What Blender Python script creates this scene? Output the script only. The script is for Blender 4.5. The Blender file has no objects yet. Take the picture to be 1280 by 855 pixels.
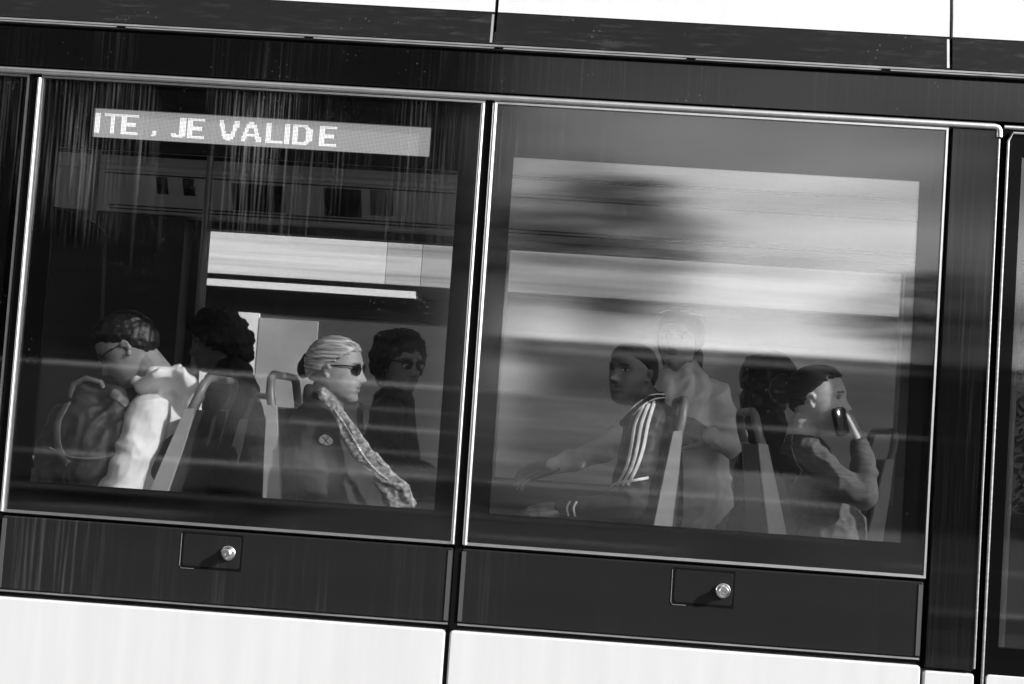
import bpy, bmesh, math, random
import numpy as np
from mathutils import Vector, Matrix, noise
from mathutils.bvhtree import BVHTree
random.seed(7); rng = np.random.default_rng(7)
S = bpy.context.scene; COL = S.collection
# ------------------------------------------------------------------ camera
YAW, PITCH, ROLL, DIST, CAMZ, FPX = -0.04647, 0.05655, 0.06812, 4.1, 1.6, 1778.0
fw = Vector((math.sin(YAW)*math.cos(PITCH), math.cos(YAW)*math.cos(PITCH), math.sin(PITCH)))
rt = Vector((math.cos(YAW), -math.sin(YAW), 0)); up = rt.cross(fw)
RT = rt*math.cos(ROLL)+up*math.sin(ROLL); UP = -rt*math.sin(ROLL)+up*math.cos(ROLL)
CAM = Vector((0, -DIST, CAMZ))
cd = bpy.data.cameras.new('camera'); cam = bpy.data.objects.new('camera', cd); COL.objects.link(cam)
cd.sensor_width = 36; cd.lens = 36*FPX/1280; cd.clip_end = 2000; cd.clip_start = .05
cam.matrix_world = Matrix(((RT.x, UP.x, -fw.x, CAM.x), (RT.y, UP.y, -fw.y, CAM.y), (RT.z, UP.z, -fw.z, CAM.z), (0, 0, 0, 1)))
S.camera = cam
def at(px, py, Y=0.0):
    d = fw*FPX+RT*(px-640)-UP*(py-427.5)
    return CAM+d*((DIST+Y)/d.y)
# ------------------------------------------------------------------ world and sun
SUN = Vector((.80, -.36, .46)).normalized()
w = bpy.data.worlds.new('World'); S.world = w; w.use_nodes = True
nt = w.node_tree; nt.nodes.clear()
def N(nt, t, **k):
    n = nt.nodes.new(t)
    for a, v in k.items(): setattr(n, a, v)
    return n
sky = N(nt, 'ShaderNodeTexSky', sky_type='NISHITA', sun_disc=False, sun_elevation=math.asin(SUN.z), sun_rotation=math.atan2(SUN.x, SUN.y))
bw = N(nt, 'ShaderNodeRGBToBW'); tc = N(nt, 'ShaderNodeTexCoord'); mp = N(nt, 'ShaderNodeMapping'); mp.inputs['Scale'].default_value = (2.2, 2.2, 6.5)
cn = N(nt, 'ShaderNodeTexNoise'); cn.inputs['Scale'].default_value = 2.3; cn.inputs['Detail'].default_value = 6
cr = N(nt, 'ShaderNodeMapRange'); cr.inputs['From Min'].default_value = .38; cr.inputs['From Max'].default_value = .62; cr.inputs['To Min'].default_value = .75; cr.inputs['To Max'].default_value = 1.55
mu = N(nt, 'ShaderNodeMath', operation='MULTIPLY'); bg = N(nt, 'ShaderNodeBackground'); wo = N(nt, 'ShaderNodeOutputWorld')
bg.inputs['Strength'].default_value = .12
L = nt.links.new
L(sky.outputs[0], bw.inputs[0]); L(tc.outputs['Generated'], mp.inputs[0]); L(mp.outputs[0], cn.inputs[0]); L(cn.outputs[0], cr.inputs[0])
L(bw.outputs[0], mu.inputs[0]); L(cr.outputs[0], mu.inputs[1]); L(mu.outputs[0], bg.inputs[0]); L(bg.outputs[0], wo.inputs[0])
sd = bpy.data.lights.new('sun', 'SUN'); sd.energy = 3.6; sd.angle = math.radians(.5); so = bpy.data.objects.new('sun', sd); COL.objects.link(so)
so.rotation_euler = SUN.to_track_quat('Z', 'Y').to_euler()
S.view_settings.view_transform = 'Standard'; S.view_settings.look = 'None'; S.view_settings.gamma = 1; S.view_settings.exposure = 1.5
S.cycles.max_bounces = 10; S.cycles.transparent_max_bounces = 24; S.cycles.sample_clamp_indirect = 6
# ------------------------------------------------------------------ materials
def mat(name, v=.5, rough=.6, metal=0., spec=.5, noise_amt=0., noise_scale=8., stretch=(1, 1, 1), bump=0., bump_scale=60., attr=None, coat=0., emit=None, aniso=0.):
    m = bpy.data.materials.new(name); m.use_nodes = True; t = m.node_tree; b = t.nodes['Principled BSDF']; l = t.links.new
    b.inputs['Base Color'].default_value = (v, v, v, 1); b.inputs['Roughness'].default_value = rough; b.inputs['Metallic'].default_value = metal
    b.inputs['Specular IOR Level'].default_value = spec; b.inputs['Coat Weight'].default_value = coat
    if aniso:
        b.inputs['Anisotropic'].default_value = aniso
        cx = N(t, 'ShaderNodeCombineXYZ'); cx.inputs[0].default_value = 1; l(cx.outputs[0], b.inputs['Tangent'])
    if emit is not None:
        b.inputs['Emission Color'].default_value = (1, 1, 1, 1); b.inputs['Emission Strength'].default_value = emit
    tc = N(t, 'ShaderNodeTexCoord'); mp = N(t, 'ShaderNodeMapping'); mp.inputs['Scale'].default_value = stretch; l(tc.outputs['Object'], mp.inputs[0])
    src = None
    if attr:
        at_ = N(t, 'ShaderNodeAttribute', attribute_name=attr); src = at_.outputs['Fac']
    if noise_amt or attr:
        n = N(t, 'ShaderNodeTexNoise'); n.inputs['Scale'].default_value = noise_scale; n.inputs['Detail'].default_value = 5; l(mp.outputs[0], n.inputs[0])
        r = N(t, 'ShaderNodeMapRange'); r.inputs['From Min'].default_value = .3; r.inputs['From Max'].default_value = .7
        r.inputs['To Min'].default_value = (1-noise_amt); r.inputs['To Max'].default_value = (1+noise_amt); l(n.outputs[0], r.inputs[0])
        q = N(t, 'ShaderNodeMath', operation='MULTIPLY'); l(r.outputs[0], q.inputs[0])
        if src: l(src, q.inputs[1])
        else: q.inputs[1].default_value = v
        l(q.outputs[0], b.inputs['Base Color'])
    if bump:
        n2 = N(t, 'ShaderNodeTexNoise'); n2.inputs['Scale'].default_value = bump_scale; n2.inputs['Detail'].default_value = 4; l(mp.outputs[0], n2.inputs[0])
        bp = N(t, 'ShaderNodeBump'); bp.inputs['Strength'].default_value = 1; bp.inputs['Distance'].default_value = bump; l(n2.outputs[0], bp.inputs['Height']); l(bp.outputs[0], b.inputs['Normal'])
    return m
def gloss_mat(name, base=.01, fac=.05, rough=.16, aniso=.93, see=None, streak=0., streak_v=.35, speck=0., top=None, tx=90., tz=1.2, fres=True):
    """dark or clear glossy sheet with a brushed (horizontal) sheen; see = transmission value for glass"""
    m = bpy.data.materials.new(name); m.use_nodes = True; t = m.node_tree; t.nodes.clear(); l = t.links.new
    o = N(t, 'ShaderNodeOutputMaterial')
    g = N(t, 'ShaderNodeBsdfAnisotropic', distribution='BECKMANN'); g.inputs['Color'].default_value = (1, 1, 1, 1); g.inputs['Roughness'].default_value = rough; g.inputs['Anisotropy'].default_value = min(aniso, .7)
    cx = N(t, 'ShaderNodeCombineXYZ'); cx.inputs[2].default_value = 1; l(cx.outputs[0], g.inputs['Tangent'])
    if see is None:
        d = N(t, 'ShaderNodeBsdfDiffuse'); d.inputs[0].default_value = (base,)*3+(1,)
    else:
        d = N(t, 'ShaderNodeBsdfTransparent'); d.inputs[0].default_value = (see,)*3+(1,)
    last = d.outputs[0]
    tc = N(t, 'ShaderNodeTexCoord'); sp = N(t, 'ShaderNodeSeparateXYZ'); l(tc.outputs['Object'], sp.inputs[0])
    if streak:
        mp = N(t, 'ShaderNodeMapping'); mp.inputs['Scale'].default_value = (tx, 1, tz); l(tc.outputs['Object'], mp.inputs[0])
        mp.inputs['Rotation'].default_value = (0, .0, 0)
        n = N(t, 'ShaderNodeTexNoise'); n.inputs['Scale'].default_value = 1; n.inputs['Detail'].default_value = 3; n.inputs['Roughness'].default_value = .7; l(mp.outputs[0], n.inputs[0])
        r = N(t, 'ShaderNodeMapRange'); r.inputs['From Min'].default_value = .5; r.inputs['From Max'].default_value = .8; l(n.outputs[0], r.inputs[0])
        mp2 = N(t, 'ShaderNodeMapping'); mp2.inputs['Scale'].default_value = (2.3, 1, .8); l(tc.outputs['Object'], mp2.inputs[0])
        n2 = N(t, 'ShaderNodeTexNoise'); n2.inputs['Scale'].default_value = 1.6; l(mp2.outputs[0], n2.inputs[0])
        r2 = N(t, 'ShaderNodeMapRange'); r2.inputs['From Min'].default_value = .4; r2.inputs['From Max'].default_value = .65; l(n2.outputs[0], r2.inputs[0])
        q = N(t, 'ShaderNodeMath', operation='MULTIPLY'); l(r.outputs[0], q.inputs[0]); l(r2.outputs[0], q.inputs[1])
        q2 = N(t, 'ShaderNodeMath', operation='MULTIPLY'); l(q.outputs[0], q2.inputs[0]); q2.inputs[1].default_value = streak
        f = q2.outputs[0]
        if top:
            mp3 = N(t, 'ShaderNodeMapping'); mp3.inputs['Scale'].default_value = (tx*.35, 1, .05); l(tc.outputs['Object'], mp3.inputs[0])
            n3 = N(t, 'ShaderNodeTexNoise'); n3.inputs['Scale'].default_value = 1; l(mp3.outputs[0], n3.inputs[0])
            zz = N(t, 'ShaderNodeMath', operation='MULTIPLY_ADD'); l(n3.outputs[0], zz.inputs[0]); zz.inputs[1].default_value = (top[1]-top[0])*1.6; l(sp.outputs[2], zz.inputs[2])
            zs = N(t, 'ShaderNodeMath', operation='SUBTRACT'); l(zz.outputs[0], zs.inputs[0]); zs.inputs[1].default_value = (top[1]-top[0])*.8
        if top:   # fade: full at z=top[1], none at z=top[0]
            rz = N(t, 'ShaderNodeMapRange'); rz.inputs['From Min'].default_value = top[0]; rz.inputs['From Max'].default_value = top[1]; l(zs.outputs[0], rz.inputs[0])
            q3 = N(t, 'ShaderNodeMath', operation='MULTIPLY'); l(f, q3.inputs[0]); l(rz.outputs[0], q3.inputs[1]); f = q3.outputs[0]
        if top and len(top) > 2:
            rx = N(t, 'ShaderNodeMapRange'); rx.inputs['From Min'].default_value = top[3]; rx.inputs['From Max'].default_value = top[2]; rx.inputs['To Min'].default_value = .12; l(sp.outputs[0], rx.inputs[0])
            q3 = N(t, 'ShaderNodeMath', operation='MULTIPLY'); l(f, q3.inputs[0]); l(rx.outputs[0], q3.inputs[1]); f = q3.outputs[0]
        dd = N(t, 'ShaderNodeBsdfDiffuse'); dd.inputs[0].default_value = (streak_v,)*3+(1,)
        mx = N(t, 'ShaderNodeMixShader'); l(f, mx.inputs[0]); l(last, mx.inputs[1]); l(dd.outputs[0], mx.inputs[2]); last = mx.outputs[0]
    if speck:
        v = N(t, 'ShaderNodeTexVoronoi'); v.inputs['Scale'].default_value = 45; l(tc.outputs['Object'], v.inputs[0])
        r = N(t, 'ShaderNodeMapRange'); r.inputs['From Min'].default_value = .16; r.inputs['From Max'].default_value = .02; l(v.outputs['Distance'], r.inputs[0])
        nn = N(t, 'ShaderNodeTexNoise'); nn.inputs['Scale'].default_value = 5; l(tc.outputs['Object'], nn.inputs[0])
        r5 = N(t, 'ShaderNodeMapRange'); r5.inputs['From Min'].default_value = .5; r5.inputs['From Max'].default_value = .7; l(nn.outputs[0], r5.inputs[0])
        q = N(t, 'ShaderNodeMath', operation='MULTIPLY'); l(r.outputs[0], q.inputs[0]); l(r5.outputs[0], q.inputs[1])
        q2 = N(t, 'ShaderNodeMath', operation='MULTIPLY'); l(q.outputs[0], q2.inputs[0]); q2.inputs[1].default_value = speck
        dd = N(t, 'ShaderNodeBsdfDiffuse'); dd.inputs[0].default_value = (.5, .5, .5, 1)
        mx = N(t, 'ShaderNodeMixShader'); l(q2.outputs[0], mx.inputs[0]); l(last, mx.inputs[1]); l(dd.outputs[0], mx.inputs[2]); last = mx.outputs[0]
    ge = N(t, 'ShaderNodeNewGeometry'); dt = N(t, 'ShaderNodeVectorMath', operation='DOT_PRODUCT'); l(ge.outputs['Normal'], dt.inputs[0]); l(ge.outputs['Incoming'], dt.inputs[1])
    ab = N(t, 'ShaderNodeMath', operation='ABSOLUTE'); l(dt.outputs['Value'], ab.inputs[0]); om = N(t, 'ShaderNodeMath', operation='SUBTRACT'); om.inputs[0].default_value = 1; l(ab.outputs[0], om.inputs[1]); om.use_clamp = True
    pw = N(t, 'ShaderNodeMath', operation='POWER'); l(om.outputs[0], pw.inputs[0]); pw.inputs[1].default_value = 5
    ml = N(t, 'ShaderNodeMath', operation='MULTIPLY_ADD'); l(pw.outputs[0], ml.inputs[0]); ml.inputs[1].default_value = (1-fac)*min(1, fac/.04); ml.inputs[2].default_value = fac; ml.use_clamp = True
    mx = N(t, 'ShaderNodeMixShader'); l(ml.outputs[0], mx.inputs[0]); l(last, mx.inputs[1]); l(g.outputs[0], mx.inputs[2]); l(mx.outputs[0], o.inputs[0])
    return m
M = dict(
    white=mat('white_paint', .45, .25, noise_amt=.04, noise_scale=1.5, stretch=(14, 1, 1), coat=.3),
    black_band=gloss_mat('black_band_paint', .003, .026, .075, .65, streak=.08, streak_v=.25, speck=.12),
    frost=gloss_mat('cantrail_paint', .004, .028, .22, .6, speck=.2, streak=.12, streak_v=.25, tx=8, tz=60),
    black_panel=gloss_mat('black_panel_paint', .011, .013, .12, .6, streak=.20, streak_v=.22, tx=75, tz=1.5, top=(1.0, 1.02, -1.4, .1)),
    frit=gloss_mat('black_glass_border', .003, .004, .062, .7),
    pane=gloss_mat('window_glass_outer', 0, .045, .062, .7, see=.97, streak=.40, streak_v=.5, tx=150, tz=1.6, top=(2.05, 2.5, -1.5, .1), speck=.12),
    inner=gloss_mat('window_glass_inner', 0, .13, .062, .7, see=.95),
    pane_dark=gloss_mat('window_glass_dark', 0, .06, .062, .7, see=.8),
    farglass=gloss_mat('window_glass_far_side', 0, .04, .1, .3, see=.85),
    rubber=mat('black_rubber', .003, .8, spec=.05, noise_amt=.2),
    alu=mat('brushed_aluminium', .62, .34, metal=1., noise_amt=.08, noise_scale=30),
    dullalu=mat('dull_aluminium', .30, .45, metal=.8, noise_amt=.25, noise_scale=12, stretch=(1, 1, 8)),
    steel=mat('lock_steel', .75, .18, metal=1.),
    shell=mat('body_shell_dark', .012, .7),
    inwall=mat('interior_grey_panel', .08, .55, noise_amt=.1, noise_scale=3),
    inceil=mat('interior_pale_panel', .8, .45, noise_amt=.08, noise_scale=3),
    indark=mat('interior_dark_panel', .02, .5, noise_amt=.1),
    floor=mat('interior_floor', .4, .7, noise_amt=.3, noise_scale=40),
    screen=mat('dark_screen', .01, .25),
    pole=mat('handrail_grey', .3, .35, noise_amt=.05),
    seat_fabric=mat('seat_fabric', .028, .9, noise_amt=.5, noise_scale=60, bump=.001),
    seat_shell=mat('seat_shell_dark', .035, .4),
    seat_trim=mat('seat_trim_pale', .40, .38, noise_amt=.08, noise_scale=12),
    led_dim=mat('led_faint', .12, .5, emit=.15), led_on=mat('led_lit', .4, .5, emit=.42), led_back=mat('led_housing', .02, .6, emit=.05),  # background dots and housing also glow faintly, not only the letters
)
# ------------------------------------------------------------------ mesh helpers
class MB:
    def __init__(s): s.v = []; s.f = []; s.m = []
    def add(s, vs, fs, m=0):
        o = len(s.v); s.v += [tuple(x) for x in vs]; s.f += [tuple(i+o for i in f) for f in fs]; s.m += [m]*len(fs); return s
    def box(s, x0, x1, y0, y1, z0, z1, m=0):
        return s.add([(x, y, z) for x in (x0, x1) for y in (y0, y1) for z in (z0, z1)],
                     [(0, 1, 3, 2), (4, 6, 7, 5), (0, 4, 5, 1), (2, 3, 7, 6), (0, 2, 6, 4), (1, 5, 7, 3)], m)
    def rr(s, x0, x1, z0, z1, y0, y1, r=.012, b=.003, n=4, m=0):
        """rounded rectangle slab, front at y0 with a small edge bevel"""
        def loop(ins, y):
            rr_ = max(r-ins, .0005); a, c, d, e = x0+ins, x1-ins, z0+ins, z1-ins; out = []
            for cx, cz, st in ((c-rr_, e-rr_, 0), (a+rr_, e-rr_, 90), (a+rr_, d+rr_, 180), (c-rr_, d+rr_, 270)):
                for k in range(n+1):
                    t = math.radians(st+90*k/n); out.append((cx+rr_*math.cos(t), y, cz+rr_*math.sin(t)))
            return out
        ls = [loop(0, y1), loop(0, y0+b), loop(b*.35, y0+b*.35), loop(b, y0)]; q = len(ls[0]); vs = sum(ls, []); fs = []
        for k in range(3):
            for i in range(q): fs.append((k*q+i, k*q+(i+1) % q, (k+1)*q+(i+1) % q, (k+1)*q+i))
        fs.append(tuple(range(q))[::-1]); fs.append(tuple(range(3*q, 4*q)))
        return s.add(vs, [f[::-1] for f in fs], m)
    def tube(s, pts, r, n=12, m=0, cap=True, sy=1.):
        pts = [Vector(p) for p in pts]; rs = r if isinstance(r, (list, tuple)) else [r]*len(pts); vs = []; fs = []
        for i, p in enumerate(pts):
            d = (pts[min(i+1, len(pts)-1)]-pts[max(i-1, 0)]).normalized()
            a = d.cross(Vector((0, 1, 0)));
            if a.length < .1: a = d.cross(Vector((1, 0, 0)))
            a.normalize(); b = d.cross(a)
            for k in range(n):
                t = 2*math.pi*k/n; vs.append(p+a*rs[i]*math.cos(t)+b*rs[i]*sy*math.sin(t))
        for i in range(len(pts)-1):
            for k in range(n): fs.append((i*n+k, i*n+(k+1) % n, (i+1)*n+(k+1) % n, (i+1)*n+k))
        if cap: fs.append(tuple(range(n))[::-1]); fs.append(tuple(range((len(pts)-1)*n, len(pts)*n)))
        return s.add(vs, fs, m)
    def lathe(s, c, axis, prof, n=24, m=0):
        """prof: list of (distance along axis, radius)"""
        axis = Vector(axis).normalized(); a = axis.orthogonal().normalized(); b = axis.cross(a); vs = []; fs = []
        for h, r in prof:
            for k in range(n):
                t = 2*math.pi*k/n; vs.append(Vector(c)+axis*h+a*r*math.cos(t)+b*r*math.sin(t))
        for i in range(len(prof)-1):
            for k in range(n): fs.append((i*n+k, i*n+(k+1) % n, (i+1)*n+(k+1) % n, (i+1)*n+k))
        fs.append(tuple(range(n))[::-1]); fs.append(tuple(range((len(prof)-1)*n, len(prof)*n)))
        return s.add(vs, fs, m)
    def prism(s, poly, y0, y1, m=0):
        """poly of (x, z) extruded from y0 to y1"""
        n = len(poly); vs = [(x, y0, z) for x, z in poly]+[(x, y1, z) for x, z in poly]
        fs = [(i, (i+1) % n, n+(i+1) % n, n+i) for i in range(n)]+[tuple(range(n))[::-1], tuple(range(n, 2*n))]
        return s.add(vs, fs, m)
    def xprism(s, poly, x0, x1, m=0):
        n = len(poly); vs = [(x0, y, z) for y, z in poly]+[(x1, y, z) for y, z in poly]
        fs = [(i, (i+1) % n, n+(i+1) % n, n+i) for i in range(n)]+[tuple(range(n))[::-1], tuple(range(n, 2*n))]
        return s.add(vs, fs, m)
    def holes(s, x0, x1, z0, z1, y0, y1, hs, m=0):
        xs = sorted({x0, x1, *[h[0] for h in hs], *[h[1] for h in hs]}); zs = sorted({z0, z1, *[h[2] for h in hs], *[h[3] for h in hs]})
        nx, nz = len(xs)-1, len(zs)-1
        solid = [[not any(h[0] <= (xs[i]+xs[i+1])/2 <= h[1] and h[2] <= (zs[j]+zs[j+1])/2 <= h[3] for h in hs) for j in range(nz)] for i in range(nx)]
        sol = lambda i, j: 0 <= i < nx and 0 <= j < nz and solid[i][j]
        for i in range(nx):
            for j in range(nz):
                if not solid[i][j]: continue
                a, b, c, d = xs[i], xs[i+1], zs[j], zs[j+1]
                s.add([(a, y0, c), (b, y0, c), (b, y0, d), (a, y0, d)], [(0, 1, 2, 3)], m); s.add([(a, y1, c), (b, y1, c), (b, y1, d), (a, y1, d)], [(3, 2, 1, 0)], m)
                if not sol(i-1, j): s.add([(a, y0, c), (a, y0, d), (a, y1, d), (a, y1, c)], [(0, 1, 2, 3)], m)
                if not sol(i+1, j): s.add([(b, y0, c), (b, y0, d), (b, y1, d), (b, y1, c)], [(3, 2, 1, 0)], m)
                if not sol(i, j-1): s.add([(a, y0, c), (b, y0, c), (b, y1, c), (a, y1, c)], [(3, 2, 1, 0)], m)
                if not sol(i, j+1): s.add([(a, y0, d), (b, y0, d), (b, y1, d), (a, y1, d)], [(0, 1, 2, 3)], m)
        return s
    def build(s, name, mats, parent=None, smooth=False, fix=True):
        me = bpy.data.meshes.new(name); me.from_pydata(s.v, [], s.f)
        for x in (mats if isinstance(mats, (list, tuple)) else [mats]): me.materials.append(x)
        me.polygons.foreach_set('material_index', s.m)
        if fix:
            bm = bmesh.new(); bm.from_mesh(me); bmesh.ops.remove_doubles(bm, verts=bm.verts, dist=1e-6); bmesh.ops.recalc_face_normals(bm, faces=bm.faces); bm.to_mesh(me); bm.free()
        if smooth: me.shade_smooth(); me.set_sharp_from_angle(angle=math.radians(40))
        o = bpy.data.objects.new(name, me); COL.objects.link(o)
        if parent is not None: o.parent = parent; o.matrix_parent_inverse = Matrix.Translation(-parent_loc(parent))
        return o
def parent_loc(p): return Vector(p.location) if p.type == 'EMPTY' else Vector((0, 0, 0))
def empty(name, loc, label, cat, group=None):
    o = bpy.data.objects.new(name, None); COL.objects.link(o); o.location = loc; o.empty_display_size = .1
    return tag(o, label, cat, group)
def tag(o, label, cat, group=None, kind=None):
    if label: o['label'] = label
    if cat: o['category'] = cat
    if group: o['group'] = group
    if kind: o['kind'] = kind
    return o
def dup(o, off, parent=None):
    c = o.copy(); COL.objects.link(c); c.parent = parent
    if parent is None: c.location = Vector(o.location)+Vector(off)
    for ch in o.children: dup(ch, off, c)
    return c

# ================================================================== GROUND AND STREET
def structure(o): o['kind'] = 'structure'; return o
structure(MB().box(-300, 300, -300, 300, -.3, 0).build('ground', mat('ground_asphalt', .045, .9, noise_amt=.3, noise_scale=3)))
structure(MB().box(-80, 80, -22, -9.5, .0, .004).build('road', mat('road_asphalt', .05, .85, noise_amt=.3, noise_scale=6)))
structure(MB().box(-80, 80, -6.5, -1.2, .0, .12).build('pavement', mat('pavement_slabs', .15, .85, noise_amt=.15, noise_scale=2)))
structure(MB().box(-80, 80, -9.5, -9.2, .0, .13).build('kerb', mat('kerb_stone', .35, .8, noise_amt=.15)))
rl = MB()
for y in (.45, 1.95): rl.box(-80, 80, y-.03, y+.03, .0, .03)
structure(rl.build('track', mat('rail_steel', .25, .3, metal=1)))
mk = MB()
for i in range(-8, 9): mk.box(i*6-1.5, i*6+1.5, -15.8, -15.65, .006, .010)
structure(mk.build('road_marking', mat('road_paint', .7, .7)))

# ================================================================== TRAM
T = empty('tram', (0, 1.25, 0), 'black and white tram side with two large riveted-free windows', 'tram')
T['label'] = 'black and white tram car with two large passenger windows and locked hatches'
WB, WT = 1.245, 2.532      # window bottom and top
W1, W2 = (-1.636, -.316), (-.288, 1.022)
PX = .0
# lower panels
def lower(x0, x1, z0, z1): MB().rr(x0, x1, z0, z1, 0, .05, .010, .005).build('lower_panel', M['white'], T)
for a, b in ((-6.9, -5.36), (-5.34, -3.82), (-3.80, -3.2), (-3.18, -1.78), (-1.76, -.325), (-.312, 1.022)): lower(a, b, .36, .996)
lower(1.030, 1.172, .36, .984); 
def bpanel(x0, x1):
    p = MB().rr(x0, x1, 1.018, WB-.014, -.002, .05, .006, .004).build('side_panel', M['black_panel'], T)
    MB().box(x0+.002, x1-.002, .0, .01, 1.012, 1.017).build('panel_lip', M['dullalu'], p)
    for xx in (x0+.002, x1-.014): MB().box(xx, xx+.012, -.0045, -.0022, 1.024, WB-.022).build('panel_edge', M['black_edge'], p)
M['black_edge'] = mat('panel_edge_paint', .05, .35)
for a, b in ((-5.3, -3.25), (-3.18, -1.70), (W1[0]-.002, W1[1]-.002), (W2[0]-.006, W2[1]-.004)): bpanel(a, b)
# hatches
def hatch(x0, x1, z0, z1, lx, lz):
    h = MB().rr(x0, x1, z0, z1, -.0045, .0, .008, .0008).build('hatch', M['black_panel'], T)
    g = MB().holes(x0-.0055, x1+.0055, z0-.0055, z1+.0055, -.0038, -.0012, [(x0+.001, x1-.001, z0+.001, z1-.001)]).build('gap', M['rubber'], h)
    MB().tube([(x0-.0075, -.003, z1), (x0-.0075, -.003, z0), (x0-.002, -.003, z0-.0075), (x0+.035, -.003, z0-.0075)], .0011, 6).build('frame', M['dullalu'], h, smooth=True)  # added bead imitating a highlight along the hatch's left bottom corner
    MB().lathe((lx, -.006, lz), (0, -1, 0), [(0, .021), (.005, .021), (.007, .019), (.007, .0145), (.026, .0145), (.030, .011), (.030, .0045), (.025, .004)], 28).build('lock', M['steel'], h, smooth=True)
hatch(-1.099, -.932, 1.125, 1.217, -.966, 1.170)
hatch(.318, .483, 1.124, 1.216, .456, 1.166)
# pillar and door
MB().rr(1.032, 1.168, .992, WT+.0, -.004, .05, .004, .003).build('pillar_panel', gloss_mat('pillar_glass', .003, .028, .08, .7, streak=.12, streak_v=.2, tx=90, tz=1.5), T)
d = MB().holes(1.196, 1.78, .36, WT-.004, .002, .045, [(1.235, 1.752, 1.06, 2.46)]).build('door', M['frit'], T)
MB().box(1.21, 1.77, .008, .014, 1.0, 2.5).build('glass', M['pane_dark'], d)
MB().tube([(1.193, -.002, .37), (1.193, -.002, WT-.03), (1.205, -.002, WT-.006), (1.78, -.002, WT-.006)], .0042).build('seal', M['dullalu'], d)
MB().rr(1.203, 1.778, .30, .986, -.004, .0018, .010, .0025).build('door_skirt', M['white'], d)
d2 = dup(d, (0, 0, 0), T)
d2.matrix_parent_inverse = d.matrix_parent_inverse.copy(); d2.location = (0.588, 0, 0)
for a, b in zip(d2.children, d.children): a.matrix_parent_inverse = b.matrix_parent_inverse.copy()
# rail above the windows with its bend down beside the door
MB().tube([(-7, -.006, 2.541), (1.150, -.006, 2.541), (1.160, -.006, 2.538), (1.165, -.006, 2.530), (1.1655, -.006, 2.51)], .0095, 14).build('window_rail', M['alu'], T, smooth=True)
MB().tube([(1.1655, -.006, 2.505), (1.168, -.006, 1.0)], .0035, 10).build('pillar_edge', M['dullalu'], T, smooth=True)
MB().tube([(1.178, -.006, 2.541), (7, -.006, 2.541)], .006, 12).build('door_rail', M['alu'], T, smooth=True)
# band, gutter, cantrail, roof
MB().rr(-7, 7, 2.556, 2.672, -.004, .05, .002, .002).build('upper_band', M['black_band'], T)
MB().box(-7, 7, .012, .05, 2.672, 2.684).build('gutter_gap', M['rubber'], T)
gt = MB().xprism([(-.010, 2.685), (-.004, 2.684), (.05, 2.684), (.05, 2.690), (-.006, 2.690)], -7, 7).xprism([(-.002, 2.6935), (.05, 2.693), (.05, 2.7), (.002, 2.7)], -7, 7).build('gutter', M['dullalu'], T)
clip = MB().box(-.0, .045, -.012, .0, 2.680, 2.690).box(.006, .039, -.014, -.0125, 2.6825, 2.6875)
for i in range(-6, 8):
    c = MB(); 
    x = -1.42+i*.56
    c.box(x, x+.026, -.0125, -.0108, 2.6845, 2.6905).box(x+.004, x+.022, -.015, -.0128, 2.6858, 2.689)
    c.build('gutter_clip', M['rubber'], T)
js = (-4.5, -1.72+.02, -.3, 1.115, 2.6, 4.5)
js = (-3.2, -.304, 1.022, 2.6, 5.0)
edges = [-7, *js, 7]
for a, b in zip(edges[:-1], edges[1:]):
    MB().xprism([(.004, 2.703), (.022, 2.800), (.06, 2.800), (.06, 2.703)], a+.004, b-.004).build('cantrail_panel', M['frost'], T)
    pr = [(.022, 2.803), (.03, 2.87)]
    for k in range(1, 9): t = k/8*math.radians(78); pr.append((.04+.93*(1-math.cos(t))*.9, 2.95+.27*math.sin(t)))
    pr += [(1.25, pr[-1][1]+.02), (1.25, 2.803)]
    MB().xprism(pr, a+.005, b-.005).build('roof_panel', M['white'], T)
    MB().xprism([(.0025, 2.706), (.0205, 2.795), (.03, 2.795), (.03, 2.706)], a-.012, a-.005).build('joint_strip', M['alu'], T)
# far half of roof, floor, walls
pr = [(1.25, 2.803), (1.25, 3.236)]+[(2.478-.95*(1-math.cos(k/8*math.radians(78)))*.9, 2.803+.42*math.sin(k/8*math.radians(78))) for k in range(8, -1, -1)]
MB().xprism(pr, -7, 7).build('roof_far_side', M['white'], T)
MB().box(-7, 7, .06, 2.44, .40, .50).build('floor_deck', M['floor'], T)
MB().box(-7, 7, .10, 2.40, .34, .395).build('underframe', M['shell'], T)
# near side inner shell (behind the outer panels)
hs = [(-5.3, -3.3, 1.27, 2.50), (-3.2, -1.8, 1.27, 2.50), (W1[0]+.03, W1[1]-.03, 1.27, 2.50), (W2[0]+.03, W2[1]-.03, 1.27, 2.50), (1.225, 2.35, .5, 2.49), (2.6, 4.4, 1.27, 2.5)]
MB().holes(-7, 7, .5, 2.70, .051, .075, hs).build('side_wall', M['shell'], T)
MB().box(-7, 7, .051, .10, .40, .50).build('sill_beam', M['shell'], T)
# inner sill ledge
MB().box(-7, 1.16, .076, .15, 1.17, 1.262).build('window_sill', M['indark'], T)
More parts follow.
